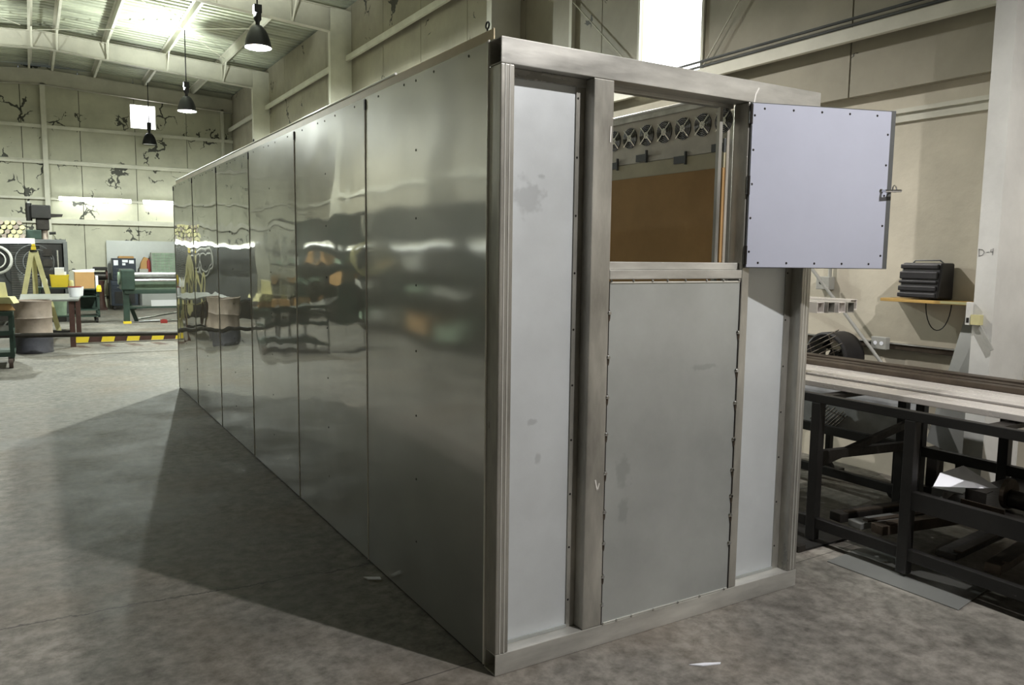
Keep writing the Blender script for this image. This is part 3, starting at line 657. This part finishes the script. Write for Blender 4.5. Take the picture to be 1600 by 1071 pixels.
MB().box(XS-.07, XS, 1.55, 1.67, 1.355, 1.455).build('box', M_grey, t, bevel=.004)
MB().tube((XS-.072, 1.625, 1.41), (XS-.069, 1.625, 1.41), .016, n=14).build('outlet', M_black, t)
MB().tube((XS-.03, 1.575, 1.455), (XS-.03, 1.575, 2.55), .014).build('conduit', M_grey, t)
t = thing('socket_box', (XS-.04, 1.08, .93), 'grey socket box on the wall rail', 'electrical box')
MB().box(XS-.10, XS-.05, 1.02, 1.14, .94, 1.03).build('box', M_grey, t, bevel=.004)
for yy in (1.055, 1.105): MB().tube((XS-.102, yy, .985), (XS-.098, yy, .985), .015, n=12).build('outlet', M_paper, t)
t = thing('wall_rail', (XS-.03, .9, .93), 'dark horizontal raceway rail along the right wall', 'rail')
MB().box(XS-.05, XS, .30, 5.8, .945, .99).build('channel', M_rust, t, bevel=.003)
MB().box(XS-.06, XS-.05, .30, 5.8, .985, .993).build('lip', M_grey, t)
tag(MB().tube((3.66, 1.70, 1.68), (3.86, .25, .012), .0125).build('leaning_pole', M_grey), 'slim grey pole leaning diagonally along the right wall', 'pole')
t = thing('leaning_sheet', (3.66, .4, .3), 'tall trapezoid grey steel sheet leaning beside the white column', 'metal sheet')
MB().prism([(3.64, .545, .387), (3.64, .235, .306), (XS-.02, .385, 1.215), (XS-.02, .505, 1.225)], (-.004, 0, 0)).build('sheet', M_steelsheet, t)
t = thing('switch_box', (CI-.03, .22, 1.2), 'white switch box clamped to the white column', 'electrical box')
MB().box(CI-.035, CI-.005, .205, .235, 1.20, 1.34).build('cover', M_white, t, bevel=.003)
MB().box(CI-.037, CI-.035, .212, .228, 1.215, 1.245).build('rocker', M_black, t)
MB().box(CI-.04, CI-.001, .145, .20, 1.205, 1.265).build('timber_block', M_palewood, t)
MB().bar((CI-.02, .155, 1.20), (CI-.02, .07, 1.06), .012, .018).build('strap', M_grey, t)
t = thing('drum_fan', (3.72, 1.3, .67), 'black round drum fan standing behind the rack table', 'fan')
MB().lathe((3.68, 1.32, .87), [(.17, -.11), (.185, -.10), (.185, .10), (.17, .11), (.15, .10), (.15, -.10), (.17, -.11)], 28, 'x').build('drum', M_rubber, t, smooth=True)
MB().lathe((3.70, 1.32, .87), [(0, -.02), (.05, -.02), (.05, .04), (0, .04)], 16, 'x').build('hub', M_black, t)
MB().box(3.62, 3.74, 1.22, 1.42, 0.0, .03).box(3.66, 3.70, 1.30, 1.34, .03, .70).build('stand', M_black, t)
for k in range(4):
    a = math.radians(45+90*k); MB().prism([(3.70, 1.32+math.cos(a)*.04, .87+math.sin(a)*.04), (3.70, 1.32+math.cos(a-.3)*.145, .87+math.sin(a-.3)*.145), (3.72, 1.32+math.cos(a+.3)*.145, .87+math.sin(a+.3)*.145)], (.004, 0, 0)).build('blade', M_black, t)
def rack(p0, du, dv, n, mcount, label, mt):
    p0, du, dv = Vector(p0), Vector(du), Vector(dv)
    t = thing('wire_grid', p0.to_tuple(), label, 'wire grid', 'wire grids by the table')
    for i in range(n):
        s = p0+dv*(i/(n-1)); MB().tube(s, s+du*(1-.06*(i % 3)), .004, n=6).build('wire', mt, t)
    for j in range(mcount):
        s = p0+du*((j+.5)/mcount); MB().tube(s, s+dv, .0035, n=6).build('cross_wire', mt, t)
rack((3.47, 1.62, .84), (0, -.48, .25), (0, -.06, -.155), 6, 3, 'rusty wire grid standing up behind the table bars', M_rust)
rack((3.395, 1.28, .43), (0, -.13, .13), (0, -.19, -.04), 9, 2, 'rusty wire grid hanging below the table top', M_rust)
t = thing('scuffed_cart', (3.52, 1.15, 0), 'low scuffed white cart body behind the rack table', 'cart')
MB().box(3.42, 3.60, .56, 1.78, .40, .678).build('body', M_whitepanel, t, bevel=.006)
MB().box(3.41, 3.61, .54, 1.80, .36, .398).build('frame', M_black, t)
for x in (3.44, 3.58):
    for y in (.62, 1.25, 1.72):
        MB().box(x-.015, x+.015, y-.02, y+.02, .10, .36).build('leg', M_black, t)
        MB().tube((x-.015, y, .05), (x+.015, y, .05), .05, n=14).build('caster', M_rubber, t)
for i, (a, b, mt, lab) in enumerate((((3.60, .62, .0), (3.60, .26, .0), M_dark, 'dark block under the leaning sheet by the white column'),)):
    t = thing('prop_block', (3.6, .4, 0), lab, 'block')
    MB().box(3.56, 3.70, .24, .52, .0, .10).box(3.60, 3.68, .24, .32, .10, .30).box(3.60, 3.68, .44, .51, .10, .36).build('block', mt, t)
tag(MB().prism([(3.66, .80, .83), (3.66, .62, .77), (3.66, .62, .735), (3.66, .80, .795)], (.04, 0, 0)).build('short_plank', M_greyd), 'short grey plank end sticking up behind the table bars', 'plank')
# square tubes sticking out past the booth on a wall cantilever
arm = thing('cantilever_arm', (3.0, 1.6, 1.25), 'steel cantilever arm behind the booth carrying the square tubes', 'bracket')
MB().box(2.25, XS, 1.95, 2.0, 1.245, 1.29).build('arm', M_dark, arm)
MB().bar((2.9, 1.975, 1.25), (XS-.01, 1.975, .95), .03, .03).build('strut', M_dark, arm)
arm2 = thing('cantilever_arm', (3.0, 4.1, 1.25), 'second steel cantilever arm hidden behind the booth', 'bracket')
MB().box(2.25, XS, 4.05, 4.1, 1.245, 1.29).build('arm', M_dark, arm2)
for i, (x, y0, lab) in enumerate(((2.32, .42, 'square tube nearest the booth in the jutting bundle'), (2.385, .40, 'second square tube of the jutting bundle'), (2.45, .38, 'third square tube of the jutting bundle'), (2.515, .37, 'fourth square tube of the jutting bundle'), (2.58, .40, 'square tube nearest the wall in the jutting bundle'))):
    z = 1.29+(0.012 if i == 4 else 0)
    t = thing('square_tube', (x, 2.3, z), lab, 'steel tube', 'square tubes jutting past the booth')
    MB().hollow((x, y0, z+.03), (x, 4.3, z+.03), .06, .06, .004).build('tube', M_bar if i % 2 == 0 else M_tube, t)

# ------------------------------------------------------------------ the left half of the hall
def caster(parent, x, y, r=.06, mt=None, wid=.04):
    MB().tube((x-wid/2, y, r), (x+wid/2, y, r), r, n=16).build('caster', mt or M_rubber, parent, smooth=True)
    MB().box(x-wid/2-.006, x-wid/2, y-.02, y+.02, r, r*2+.02).box(x+wid/2, x+wid/2+.006, y-.02, y+.02, r, r*2+.02).box(x-wid/2-.006, x+wid/2+.006, y-.03, y+.03, r*2+.005, r*2+.02).build('caster_fork', M_dark, parent)
# shelf cart at the left edge
t = thing('shelf_cart', (-2.15, 10.5, 0), 'dark green shelf cart with brown wheels at the left edge', 'cart')
for x in (-2.62, -1.70):
    for y in (10.1, 10.95): MB().bar((x, y, .14), (x, y, .74), .05, .05).build('post', M_green, t)
for z in (.16, .45, .71): MB().box(-2.65, -1.67, 10.07, 10.98, z, z+.03).box(-2.65, -1.67, 10.07, 10.09, z+.03, z+.06).build('shelf', M_green, t)
for x in (-2.58, -1.72):
    for y in (10.12, 10.92): caster(t, x, y, .075, M_rubberb, .05)
for i, (x0, x1, y0, y1, h, mt, lab) in enumerate(((-1.95, -1.72, 10.2, 10.5, .12, M_grey, 'grey tray of parts on the middle cart shelf'), (-2.5, -2.1, 10.2, 10.7, .16, M_greyd, 'dark parts bin on the middle cart shelf'))):
    tt = thing('parts_bin', ((x0+x1)/2, (y0+y1)/2, .48), lab, 'bin', 'bins on the left cart')
    MB().box(x0, x1, y0, y1, .481, .49).box(x0, x0+.01, y0, y1, .49, .49+h).box(x1-.01, x1, y0, y1, .49, .49+h).box(x0, x1, y0, y0+.01, .49, .49+h*.7).box(x0, x1, y1-.01, y1, .49, .49+h).build('tray', mt, tt)
# pale timber offcuts heaped on the cart
for i, (c, sz, rz, mt, lab) in enumerate((((-1.92, 10.7, .80), (.50, .30, .10), .2, M_card, 'brown offcut block at the bottom of the heap on the left cart'), ((-1.82, 10.66, .895), (.40, .26, .09), -.25, M_palewood, 'pale timber block in the middle of the heap on the left cart'),
       ((-1.87, 10.70, 1.04), (.22, .2, .2), .5, M_palewood, 'pale angled timber block topmost on the left cart'))):
    mbx = MB(); hx, hy, hz = sz[0]/2, sz[1]/2, sz[2]/2
    P = [Vector((x, y, z)) for z in (-hz, hz) for y in (-hy, hy) for x in (-hx, hx*(.75 if z > 0 else 1))]
    P = [Matrix.Rotation(rz, 3, 'Z') @ p + Vector(c) for p in P]
    mbx.add(P, [(0, 2, 3, 1), (4, 5, 7, 6), (0, 1, 5, 4), (2, 6, 7, 3), (0, 4, 6, 2), (1, 3, 7, 5)])
    tag(mbx.build('timber_block', mt, bevel=.004), lab, 'timber', 'timber offcuts on the left cart')
# steel drum
t = thing('oil_drum', (-1.45, 11.98, 0), 'dented pinkish steel drum with a blue-grey lower third', 'drum')
MB().lathe((-1.45, 11.98, 0), [(.0, .005), (.265, .005), (.27, .0), (.275, .02), (.27, .035), (.268, .27)], 36).build('lower_band', M_drum_low, t, smooth=True)
MB().lathe((-1.45, 11.98, 0), [(.268, .27), (.28, .285), (.268, .30), (.268, .53), (.28, .545), (.268, .56), (.268, .79), (.275, .80), (.275, .815), (.262, .815), (.26, .795), (0, .795)], 36).build('shell', M_drum, t, smooth=True)
# steel bench
t = thing('steel_bench', (-1.2, 13.4, 0), 'steel topped bench on brown legs behind the drum', 'bench')
MB().prism([(-1.62, 12.42, .765), (-.79, 12.42, .765), (-.63, 14.5, .765), (-1.62, 14.5, .765)], (0, 0, .03)).build('top', M_steelsheet, t, bevel=.003)
for x, y in ((-.89, 12.5), (-.72, 14.35), (-1.55, 12.5), (-1.55, 14.35)): MB().box(x-.04, x+.04, y-.04, y+.04, 0, .765).build('leg', M_brown, t)
MB().box(-1.55, -.89, 12.48, 12.52, .22, .28).build('stretcher', M_black, t)
t = thing('paint_bucket', (-.80, 13.3, .796), 'white bucket with a pink rim on the steel bench', 'bucket')
MB().lathe((-.80, 13.3, .797), [(0, 0), (.085, 0), (.105, .17), (.098, .17), (.08, .01), (0, .01)], 24).build('pail', M_paper, t, smooth=True)
MB().torus((-.80, 13.3, .966), .102, .009, 'z', 24, 6).build('rim', M_red, t)
t = thing('paint_bucket', (-.66, 13.62, .796), 'second white bucket behind the pink-rimmed one', 'bucket')
MB().lathe((-.74, 13.62, .797), [(0, 0), (.08, 0), (.095, .16), (.088, .16), (.075, .01), (0, .01)], 24).build('pail', M_paper, t, smooth=True)
# low black rail across the aisle and striped kerb
t = thing('floor_rail', (-.6, 11.55, 0), 'low dark pipe rail running across the floor past the drum', 'rail')
MB().tube((-2.5, 11.58, .325), (1.2, 11.52, .245), .036, n=14).build('pipe', M_dark, t, smooth=True)
for x, z in ((-2.4, .322), (1.1, .247)): MB().box(x-.03, x+.03, 11.50, 11.60, 0, z-.03).box(x-.09, x+.09, 11.46, 11.64, 0, .015).build('stand', M_dark, t)
t = thing('striped_kerb', (.4, 13.0, 0), 'yellow and black striped low kerb bar across the aisle', 'kerb')
n = 14
for i in range(n):
    x0 = -.85+i*.2
    MB().prism([(x0, 12.95, .02), (x0+.2, 12.95, .02), (x0+.23, 12.95, .13), (x0+.03, 12.95, .13)], (0, .1, 0)).build('stripe', M_yellow if i % 2 == 0 else M_brown, t)
for i in range(7): MB().prism([(-.80+i*.4, 12.3, .0008), (-.65+i*.4, 12.3, .0008), (-.75+i*.4, 12.7, .0008), (-.90+i*.4, 12.7, .0008)], (0, 0, .0012)).build('floor_stripe', M_brown, t)
# small bench with clutter behind
t = thing('side_bench', (-1.05, 15.6, 0), 'small dark bench covered in clutter behind the steel bench', 'bench')
MB().box(-1.35, -.72, 15.3, 15.95, .85, .88).build('top', M_green, t)
for x in (-1.32, -.76):
    for y in (15.33, 15.9): MB().box(x-.02, x+.02, y-.02, y+.02, 0, .85).build('leg', M_green, t)
MB().box(-1.35, -.72, 15.3, 15.95, .3, .32).build('lower_shelf', M_green, t)
tag(MB().box(-1.11, -.83, 15.38, 15.7, .881, .885).prism([(-1.11, 15.38, .885), (-.83, 15.38, .885), (-.80, 15.36, 1.12), (-1.13, 15.36, 1.12)], (0, .01, 0)).prism([(-1.11, 15.69, .885), (-.83, 15.69, .885), (-.80, 15.71, 1.12), (-1.13, 15.71, 1.12)], (0, .01, 0)).prism([(-1.11, 15.38, .885), (-1.11, 15.70, .885), (-1.13, 15.72, 1.12), (-1.13, 15.36, 1.12)], (.01, 0, 0)).prism([(-.84, 15.38, .885), (-.84, 15.70, .885), (-.81, 15.72, 1.12), (-.81, 15.36, 1.12)], (.01, 0, 0)).build('storage_bin', M_yellow), 'yellow open storage bin on the small dark bench', 'bin')
tag(MB().box(-1.04, -.88, 15.45, 15.62, .886, 1.26).box(-1.02, -.84, 15.63, 15.66, .886, 1.18).build('paper_stack', M_paper), 'white papers standing up in the yellow bin', 'paper')
tag(MB().lathe((-1.22, 15.45, .881), [(0, 0), (.05, 0), (.05, .14), (.02, .19), (.02, .22), (0, .22)], 18).build('bottle', M_paper, smooth=True), 'white plastic bottle at the left of the yellow bin', 'bottle')
tag(MB().lathe((-.77, 15.5, .881), [(0, 0), (.045, 0), (.045, .10), (.03, .13), (0, .13)], 16).build('jar', M_palewood, smooth=True), 'pale jar at the right of the yellow bin', 'jar')
tag(MB().lathe((-1.0, 15.6, .32), [(0, 0), (.13, 0), (.15, .3), (.14, .3), (.12, .01), (0, .01)], 24).build('plastic_tub', M_green2, smooth=True), 'translucent green tub on the lower shelf of the small bench', 'tub')
# surveyor tripod with yellow level
t = thing('wooden_tripod', (-1.38, 15.0, 0), 'pale wooden tripod carrying a yellow level', 'tripod')
for fx, fy in ((-1.72, 14.75), (-1.02, 14.8), (-1.38, 15.25)): MB().bar((-1.38+(fx+1.38)*.08, 15.0+(fy-15)*.08, 1.58), (fx, fy, 0), .085, .03, (0, 1, 0)).build('leg', M_palewood, t)
MB().lathe((-1.38, 15, 1.56), [(0, 0), (.07, 0), (.07, .04), (0, .04)], 16).build('head_plate', M_black, t)
MB().box(-1.42, -1.34, 14.9, 15.1, 1.60, 1.66).box(-1.41, -1.35, 14.92, 15.08, 1.67, 1.71).build('level', M_yellow, t, bevel=.006)
MB().bar((-1.62, 14.8, .55), (-1.12, 14.83, .55), .02, .02).build('spreader', M_palewood, t)
# utility cart with cardboard box
t = thing('utility_cart', (-.4, 17.7, 0), 'green steel utility cart on casters carrying a cardboard box', 'cart')
for x in (-.62, -.18):
    for y in (17.4, 18.1): MB().box(x-.02, x+.02, y-.02, y+.02, .13, .75).build('post', M_green, t)
for z in (.14, .28, .58, .74): MB().box(-.64, -.16, 17.38, 18.12, z, z+.025).build('shelf', M_green, t)
MB().box(-.62, -.18, 18.08, 18.10, .30, .74).build('back_panel', M_green, t)
for x in (-.58, -.22):
    for y in (17.45, 18.05): caster(t, x, y, .05)
t = thing('cardboard_box', (-.43, 17.65, .766), 'open cardboard box on the green utility cart', 'box')
MB().box(-.62, -.24, 17.45, 17.46, .767, 1.13).box(-.62, -.24, 17.84, 17.85, .767, 1.13).box(-.62, -.61, 17.46, 17.84, .767, 1.13).box(-.25, -.24, 17.46, 17.84, .767, 1.13).box(-.62, -.24, 17.46, 17.84, .767, .775).build('carton', M_card, t)
MB().prism([(-.62, 17.45, 1.13), (-.24, 17.45, 1.13), (-.22, 17.62, 1.19), (-.66, 17.62, 1.16)], (0, 0, .006)).build('flap', M_paper, t)
tag(MB().box(-.22, -.17, 17.42, 17.6, .767, 1.05).build('paper_pad', M_paper, bevel=.004), 'white pad standing at the right of the cardboard box', 'paper')
tag(MB().lathe((-.17, 17.30, .70), [(0, 0), (.05, 0), (.055, .06), (.04, .14), (0, .15)], 14).box(-.21, -.13, 17.36, 17.39, .70, .80).build('hand_lamp', M_yellow), 'bright yellow hand lamp hooked on the green utility cart', 'lamp')
# dark machine with round guards
t = thing('lathe_machine', (-2.0, 18.2, 0), 'big dark machine cabinet with round wire guards at the left', 'machine')
MB().box(-3.6, -.74, 18.0, 19.2, 1.75, 1.84).build('roof_plate', M_greyd, t, bevel=.01)
MB().box(-.80, -.72, 17.95, 19.2, 0, 1.80).build('side_frame', M_greyd, t, bevel=.01)
MB().box(-3.6, -.80, 18.6, 18.64, 0, 1.75).build('back_panel', M_greyd, t)
MB().box(-3.6, -.80, 17.98, 18.6, .0, .35).build('base', M_dark, t, bevel=.01)
MB().box(-1.26, -.82, 18.02, 18.5, .40, 1.74).build('control_cabinet', M_black, t, bevel=.01)
for z in (1.55, 1.32, 1.08): MB().box(-1.2, -1.02, 18.0, 18.02, z-.08, z+.08).build('control_plate', M_dark, t)
MB().tube((-.92, 18.0, 1.1), (-.92, 18.0, 1.6), .03).build('glass_tube', M_chrome, t)
for c, R_, rr in (((-2.08, 17.9, 1.38), .29, .03), ((-2.08, 17.9, 1.38), .18, .015)): MB().torus(c, R_, rr, 'y', 40, 8).build('guard_ring', M_grey, t, smooth=True)
for c, R_, rr in (((-1.36, 18.03, 1.35), .37, .012), ((-1.30, 18.03, 1.33), .28, .012)): MB().torus(c, R_, rr, 'y', 40, 6).build('guard_ring', M_greyd, t, smooth=True)
MB().lathe((-2.08, 17.95, 1.38), [(0, 0), (.27, 0), (.27, .3), (0, .3)], 32, 'y').build('fan_drum', M_black, t)
sl = [MB().box(-1.82, -1.27, 18.55, 18.56, .45+.04*i, .462+.04*i) for i in range(32)]
for q in sl: q.build('louvre', M_grey, t)
# drill head standing on the machine
t = thing('drill_head', (-1.2, 18.4, 1.84), 'black drill head with side arm standing on the dark machine', 'machine')
MB().box(-1.38, -1.0, 18.2, 18.7, 2.30, 2.60).build('belt_cover', M_black, t, bevel=.02)
MB().tube((-1.42, 18.4, 2.25), (-1.42, 18.4, 2.64), .06).build('motor', M_black, t)
MB().tube((-1.42, 18.4, 2.64), (-1.42, 18.4, 2.68), .03).build('motor_cap', M_grey, t)
MB().box(-1.30, -1.04, 18.25, 18.6, 2.05, 2.30).build('head', M_dark, t, bevel=.02)
MB().tube((-1.14, 18.4, 1.84), (-1.14, 18.4, 2.06), .07).build('quill', M_drum, t)
MB().prism([(-1.0, 18.4, 2.34), (-1.0, 18.4, 2.42), (-.76, 18.4, 2.42), (-.78, 18.4, 2.36)], (0, .08, 0)).build('arm', M_dark, t)
MB().box(-1.5, -1.2, 18.25, 18.55, 1.842, 2.05).build('gear_case', M_green, t, bevel=.02)
MB().tube((-1.05, 18.3, 1.98), (-.92, 18.3, 1.99), .03).build('handle', M_black, t)
# pipe ends stacked on the machine
k = 0
for r_ in range(4):
    for i in range(5):
        x = -1.56-.115*i-.05*(r_ % 2); z = 1.842+.055+r_*.098
        tt = MB().hollow((x, 18.1, z), (x, 19.1, z), .001, .001) if False else MB().tube((x, 18.1+random.uniform(-.05, .05), z), (x, 19.1, z), .046, n=14)
        o = tt.build('timber_roll', M_palewood if (i+r_) % 3 else M_drum, smooth=True)
        tag(o, 'pale round roll end, %s row, %s from the drill head, stacked on the dark machine' % (['bottom', 'second', 'third', 'top'][r_], ['first', 'second', 'third', 'fourth', 'fifth'][i]), 'roll', 'roll ends stacked on the machine')
# brown pedestal grinder
t = thing('pedestal_grinder', (.16, 21.9, 0), 'brown pedestal grinder between the carts and the blue tool chest', 'grinder')
MB().box(.02, .30, 21.7, 22.1, 0, .06).build('foot', M_brown, t)
MB().lathe((.16, 21.9, .06), [(.13, 0), (.10, .2), (.09, .6), (.12, .74), (0, .74)], 20).build('pedestal', M_brown, t, smooth=True)
MB().tube((.02, 21.9, .92), (.30, 21.9, .92), .11).build('motor', M_dark, t)
for x in (-.03, .30): MB().tube((x, 21.9, .95), (x+.05, 21.9, .95), .13, n=20).build('wheel_guard', M_brown, t)
MB().box(.0, .34, 21.75, 22.05, 1.08, 1.17).build('lamp_hood', M_black, t, bevel=.02)
# tool chest
t = thing('tool_chest', (.73, 21.85, 0), 'navy rolling tool chest with stickers against the end wall', 'tool chest')
MB().box(.40, 1.06, 21.6, 22.1, .12, .80).build('lower_cabinet', M_navy, t, bevel=.008)
MB().box(.46, 1.04, 21.65, 22.1, .81, 1.41).build('upper_chest', M_navy, t, bevel=.008)
for z in (.86, .96, 1.06): 
    d = MB().box(.48, 1.02, 21.63, 21.65, z, z+.085).build('drawer', M_navy, t, bevel=.003); MB().box(.55, .95, 21.62, 21.63, z+.06, z+.072).build('handle', M_chrome, d)
for z in (.56, .67):
    d = MB().box(.43, 1.03, 21.58, 21.6, z, z+.09).build('drawer', M_navy, t, bevel=.003); MB().box(.55, .95, 21.57, 21.58, z+.06, z+.072).build('handle', M_chrome, d)
MB().box(.48, .98, 21.585, 21.6, .17, .50).build('grille_door', M_black, t)
for x0, x1, z0, z1 in ((.49, .60, 1.22, 1.36), (.70, .84, 1.30, 1.37), (.70, .78, 1.22, 1.28), (.87, .99, 1.27, 1.36)): MB().box(x0, x1, 21.647, 21.65, z0, z1).build('sticker', M_paper, t)
for x in (.47, .99):
    for y in (21.68, 22.02): caster(t, x, y, .045)
tag(MB().box(.62, 1.0, 21.7, 22.0, 1.412, 1.46).box(.64, .98, 21.72, 21.98, 1.46, 1.47).build('carton', M_card), 'flat brown carton on the navy tool chest', 'box')
# parts bench and organiser
t = thing('parts_bench', (1.75, 22.0, 0), 'grey parts bench by the end wall behind the green roller', 'bench')
MB().box(1.12, 2.5, 21.75, 22.25, .96, 1.0).build('top', M_greyd, t)
for x in (1.15, 2.47):
    for y in (21.78, 22.2): MB().box(x-.025, x+.025, y-.025, y+.025, 0, .96).build('leg', M_greyd, t)
MB().box(1.14, 1.36, 21.8, 22.2, 1.0, 1.12).build('riser', M_grey, t)
t = thing('parts_organiser', (1.8, 22.0, 1.0), 'grey many-drawer parts organiser on the parts bench', 'organiser')
MB().box(1.46, 2.16, 21.86, 22.15, 1.001, 1.58).build('case', M_grey, t)
dr0 = None
for r_ in range(7):
    for c in range(6):
        if dr0 is None:
            dr0 = MB().box(1.475, 1.575, 21.845, 21.86, 1.015, 1.085).box(1.51, 1.54, 21.835, 21.845, 1.04, 1.055).build('drawer', M_green2, t)
        else: piece(dr0, (.112*c, 0, .08*r_))
t = thing('fire_extinguisher', (1.39, 21.92, 1.0), 'red cylinder extinguisher left of the parts organiser', 'extinguisher')
MB().lathe((1.39, 21.92, 1.001), [(0, 0), (.05, 0), (.05, .33), (.02, .38), (.02, .40), (0, .40)], 18).build('cylinder', M_red, t, smooth=True)
MB().box(1.35, 1.43, 21.91, 21.93, 1.40, 1.42).build('lever', M_black, t)
tag(MB().prism([(1.16, 21.9, 1.121), (1.34, 21.9, 1.121), (1.38, 21.9, 1.42), (1.28, 21.9, 1.45), (1.2, 21.9, 1.3)], (0, .15, 0)).build('folded_carton', M_card), 'orange brown folded carton leaning on the parts bench', 'box')
# galvanised sheet on the end wall
t = thing('wall_sheet', (1.4, 22.36, 0), 'large grey sheet leaning on the end wall behind the tool chest', 'metal sheet')
MB().prism([(.385, 22.30, .0), (2.9, 22.30, .0), (2.9, 22.43, 1.9), (.385, 22.43, 1.9)], (0, -.004, 0)).build('sheet', M_steelsheet, t)
# green slip roller
t = thing('slip_roller', (1.0, 17.1, 0), 'green slip roll bending machine with polished rollers', 'machine')
for x in (.34, 2.06):
    MB().box(x-.06, x+.06, 16.95, 17.07, 0, .74).build('leg', M_green, t, bevel=.006)
    MB().bar((x+.25 if x < 1 else x-.25, 17.55, 0), (x, 17.3, .72), .07, .05).build('rear_leg', M_green, t)
MB().box(.24, .52, 16.85, 17.4, .74, 1.2).build('headstock', M_green, t, bevel=.03)
MB().tube((.20, 17.1, 1.0), (.26, 17.1, 1.0), .14, n=24).build('gear_cover', M_green2, t, smooth=True)
MB().box(1.92, 2.16, 16.85, 17.4, .74, 1.2).build('tailstock', M_green, t, bevel=.03)
MB().tube((.5, 16.98, 1.09), (1.95, 16.98, 1.09), .05, n=20).build('top_roller', M_chrome, t, smooth=True)
MB().tube((.5, 16.92, .96), (1.95, 16.92, .96), .035, n=20).build('lower_roller', M_chrome, t, smooth=True)
MB().tube((.5, 17.15, 1.0), (1.95, 17.15, 1.0), .05, n=20).build('rear_roller', M_dark, t, smooth=True)
MB().box(.30, 2.1, 16.9, 17.35, .66, .74).build('bed', M_green, t, bevel=.006)
MB().box(.5, 1.95, 17.2, 17.24, .74, .94).build('rear_plate', M_green2, t)
MB().box(.38, 2.0, 16.98, 17.4, .33, .37).build('tray', M_green, t)
MB().box(.26, .42, 16.90, 17.02, .0, .05).build('yellow_foot', M_yellow, t)
tag(MB().prism([(.85, 17.0, .372), (1.8, 17.0, .372), (1.8, 17.05, .51), (.85, 17.05, .51)], (0, .012, 0)).build('white_board', M_paper), 'white board standing on the green roller tray', 'board')
for i, (a, b) in enumerate((((.55, 17.68, .02), (1.9, 17.48, .26)), ((.6, 17.2, .02), (1.9, 17.28, .02)), ((.7, 17.40, .02), (1.8, 17.34, .02)))):
    tag(MB().tube(a, b, .018).build('loose_pipe', M_chrome), ['shiny loose pipe propped up to the right behind the green roller', 'shiny loose pipe on the floor nearest, under the green roller', 'shiny loose pipe in the middle under the green roller'][i], 'pipe', 'loose pipes under the roller')
tag(MB().box(1.0, 1.14, 16.75, 16.85, .0, .07).box(1.03, 1.11, 16.77, 16.83, .07, .09).build('red_tool_box', M_red, bevel=.006), 'small red box on the floor before the green roller', 'box')
# storage racks along the left wall, made tall to darken their booth-side reflection
for i in range(6):
    y0 = 3.2+i*3.0
    t = thing('storage_rack', (-5.0, y0+1.3, 0), ['nearest', 'second nearest', 'third nearest', 'third farthest', 'second farthest', 'farthest'][i]+' dark storage rack along the left wall, mirrored in the booth side', 'rack', 'storage racks by the left wall')
    for x in (-5.25, -4.65):
        for y in (y0, y0+2.6): MB().box(x-.03, x+.03, y-.03, y+.03, 0, 2.5).build('post', M_green, t)
    for z in (.15, .75, 1.25, 1.62, 2.44): MB().box(-5.28, -4.62, y0, y0+2.6, z, z+.04).build('shelf', M_dark, t)
    MB().box(-5.285, -5.28, y0, y0+2.6, .15, 2.5).build('back_panel', M_dark, t)  # dark sheet added to fill the dark band mirrored in the booth side
    for j in range(6):
        z = (.191, .791, 1.291)[j % 3]; ya = y0+.15+(j//3)*1.25+random.uniform(0, .2); wd = random.uniform(.5, .9); h = random.uniform(.15, .3)
        tt = thing('storage_crate', (-4.95, ya+wd/2, z), '%s crate on the %s shelf, %s end, of the %s left rack' % (['dark', 'brown', 'green', 'grey'][(i+j) % 4], ['bottom', 'middle', 'top'][j % 3], ['near', 'far'][j//3], ['nearest', 'second nearest', 'third nearest', 'third farthest', 'second farthest', 'farthest'][i]), 'crate', 'crates on the left racks')
        mm = (M_dark, M_card, M_green2, M_grey)[(i+j) % 4]
        MB().box(-5.2, -4.68, ya, ya+wd, z, z+.02).box(-5.2, -5.18, ya, ya+wd, z, z+h).box(-4.70, -4.68, ya, ya+wd, z, z+h).box(-5.18, -4.70, ya, ya+.02, z, z+h).box(-5.18, -4.70, ya+wd-.02, ya+wd, z, z+h).build('crate', mm, tt)
# hose coil on a stand, mirrored in the booth side
t = thing('hose_stand', (-3.4, 10.2, 0), 'pale hose coiled on a floor stand, mirrored in the booth side', 'hose')
MB().tube((-3.4, 10.25, 0.02), (-3.4, 10.25, 1.75), .025).build('post', M_dark, t)
MB().box(-3.65, -3.15, 10.0, 10.5, 0, .03).build('base', M_dark, t)
for i in range(6): MB().torus((-3.4+.06*math.cos(i*1.9), 10.13-.03*i+.06, 1.5+.03*math.sin(i*2.3)), .24+.012*(i % 3), .014, 'y', 32, 6).build('hose_loop', M_palewood, t, smooth=True)
MB().tube((-3.4, 10.25, 1.72), (-3.4, 9.9, 1.76), .015).build('hook', M_dark, t)
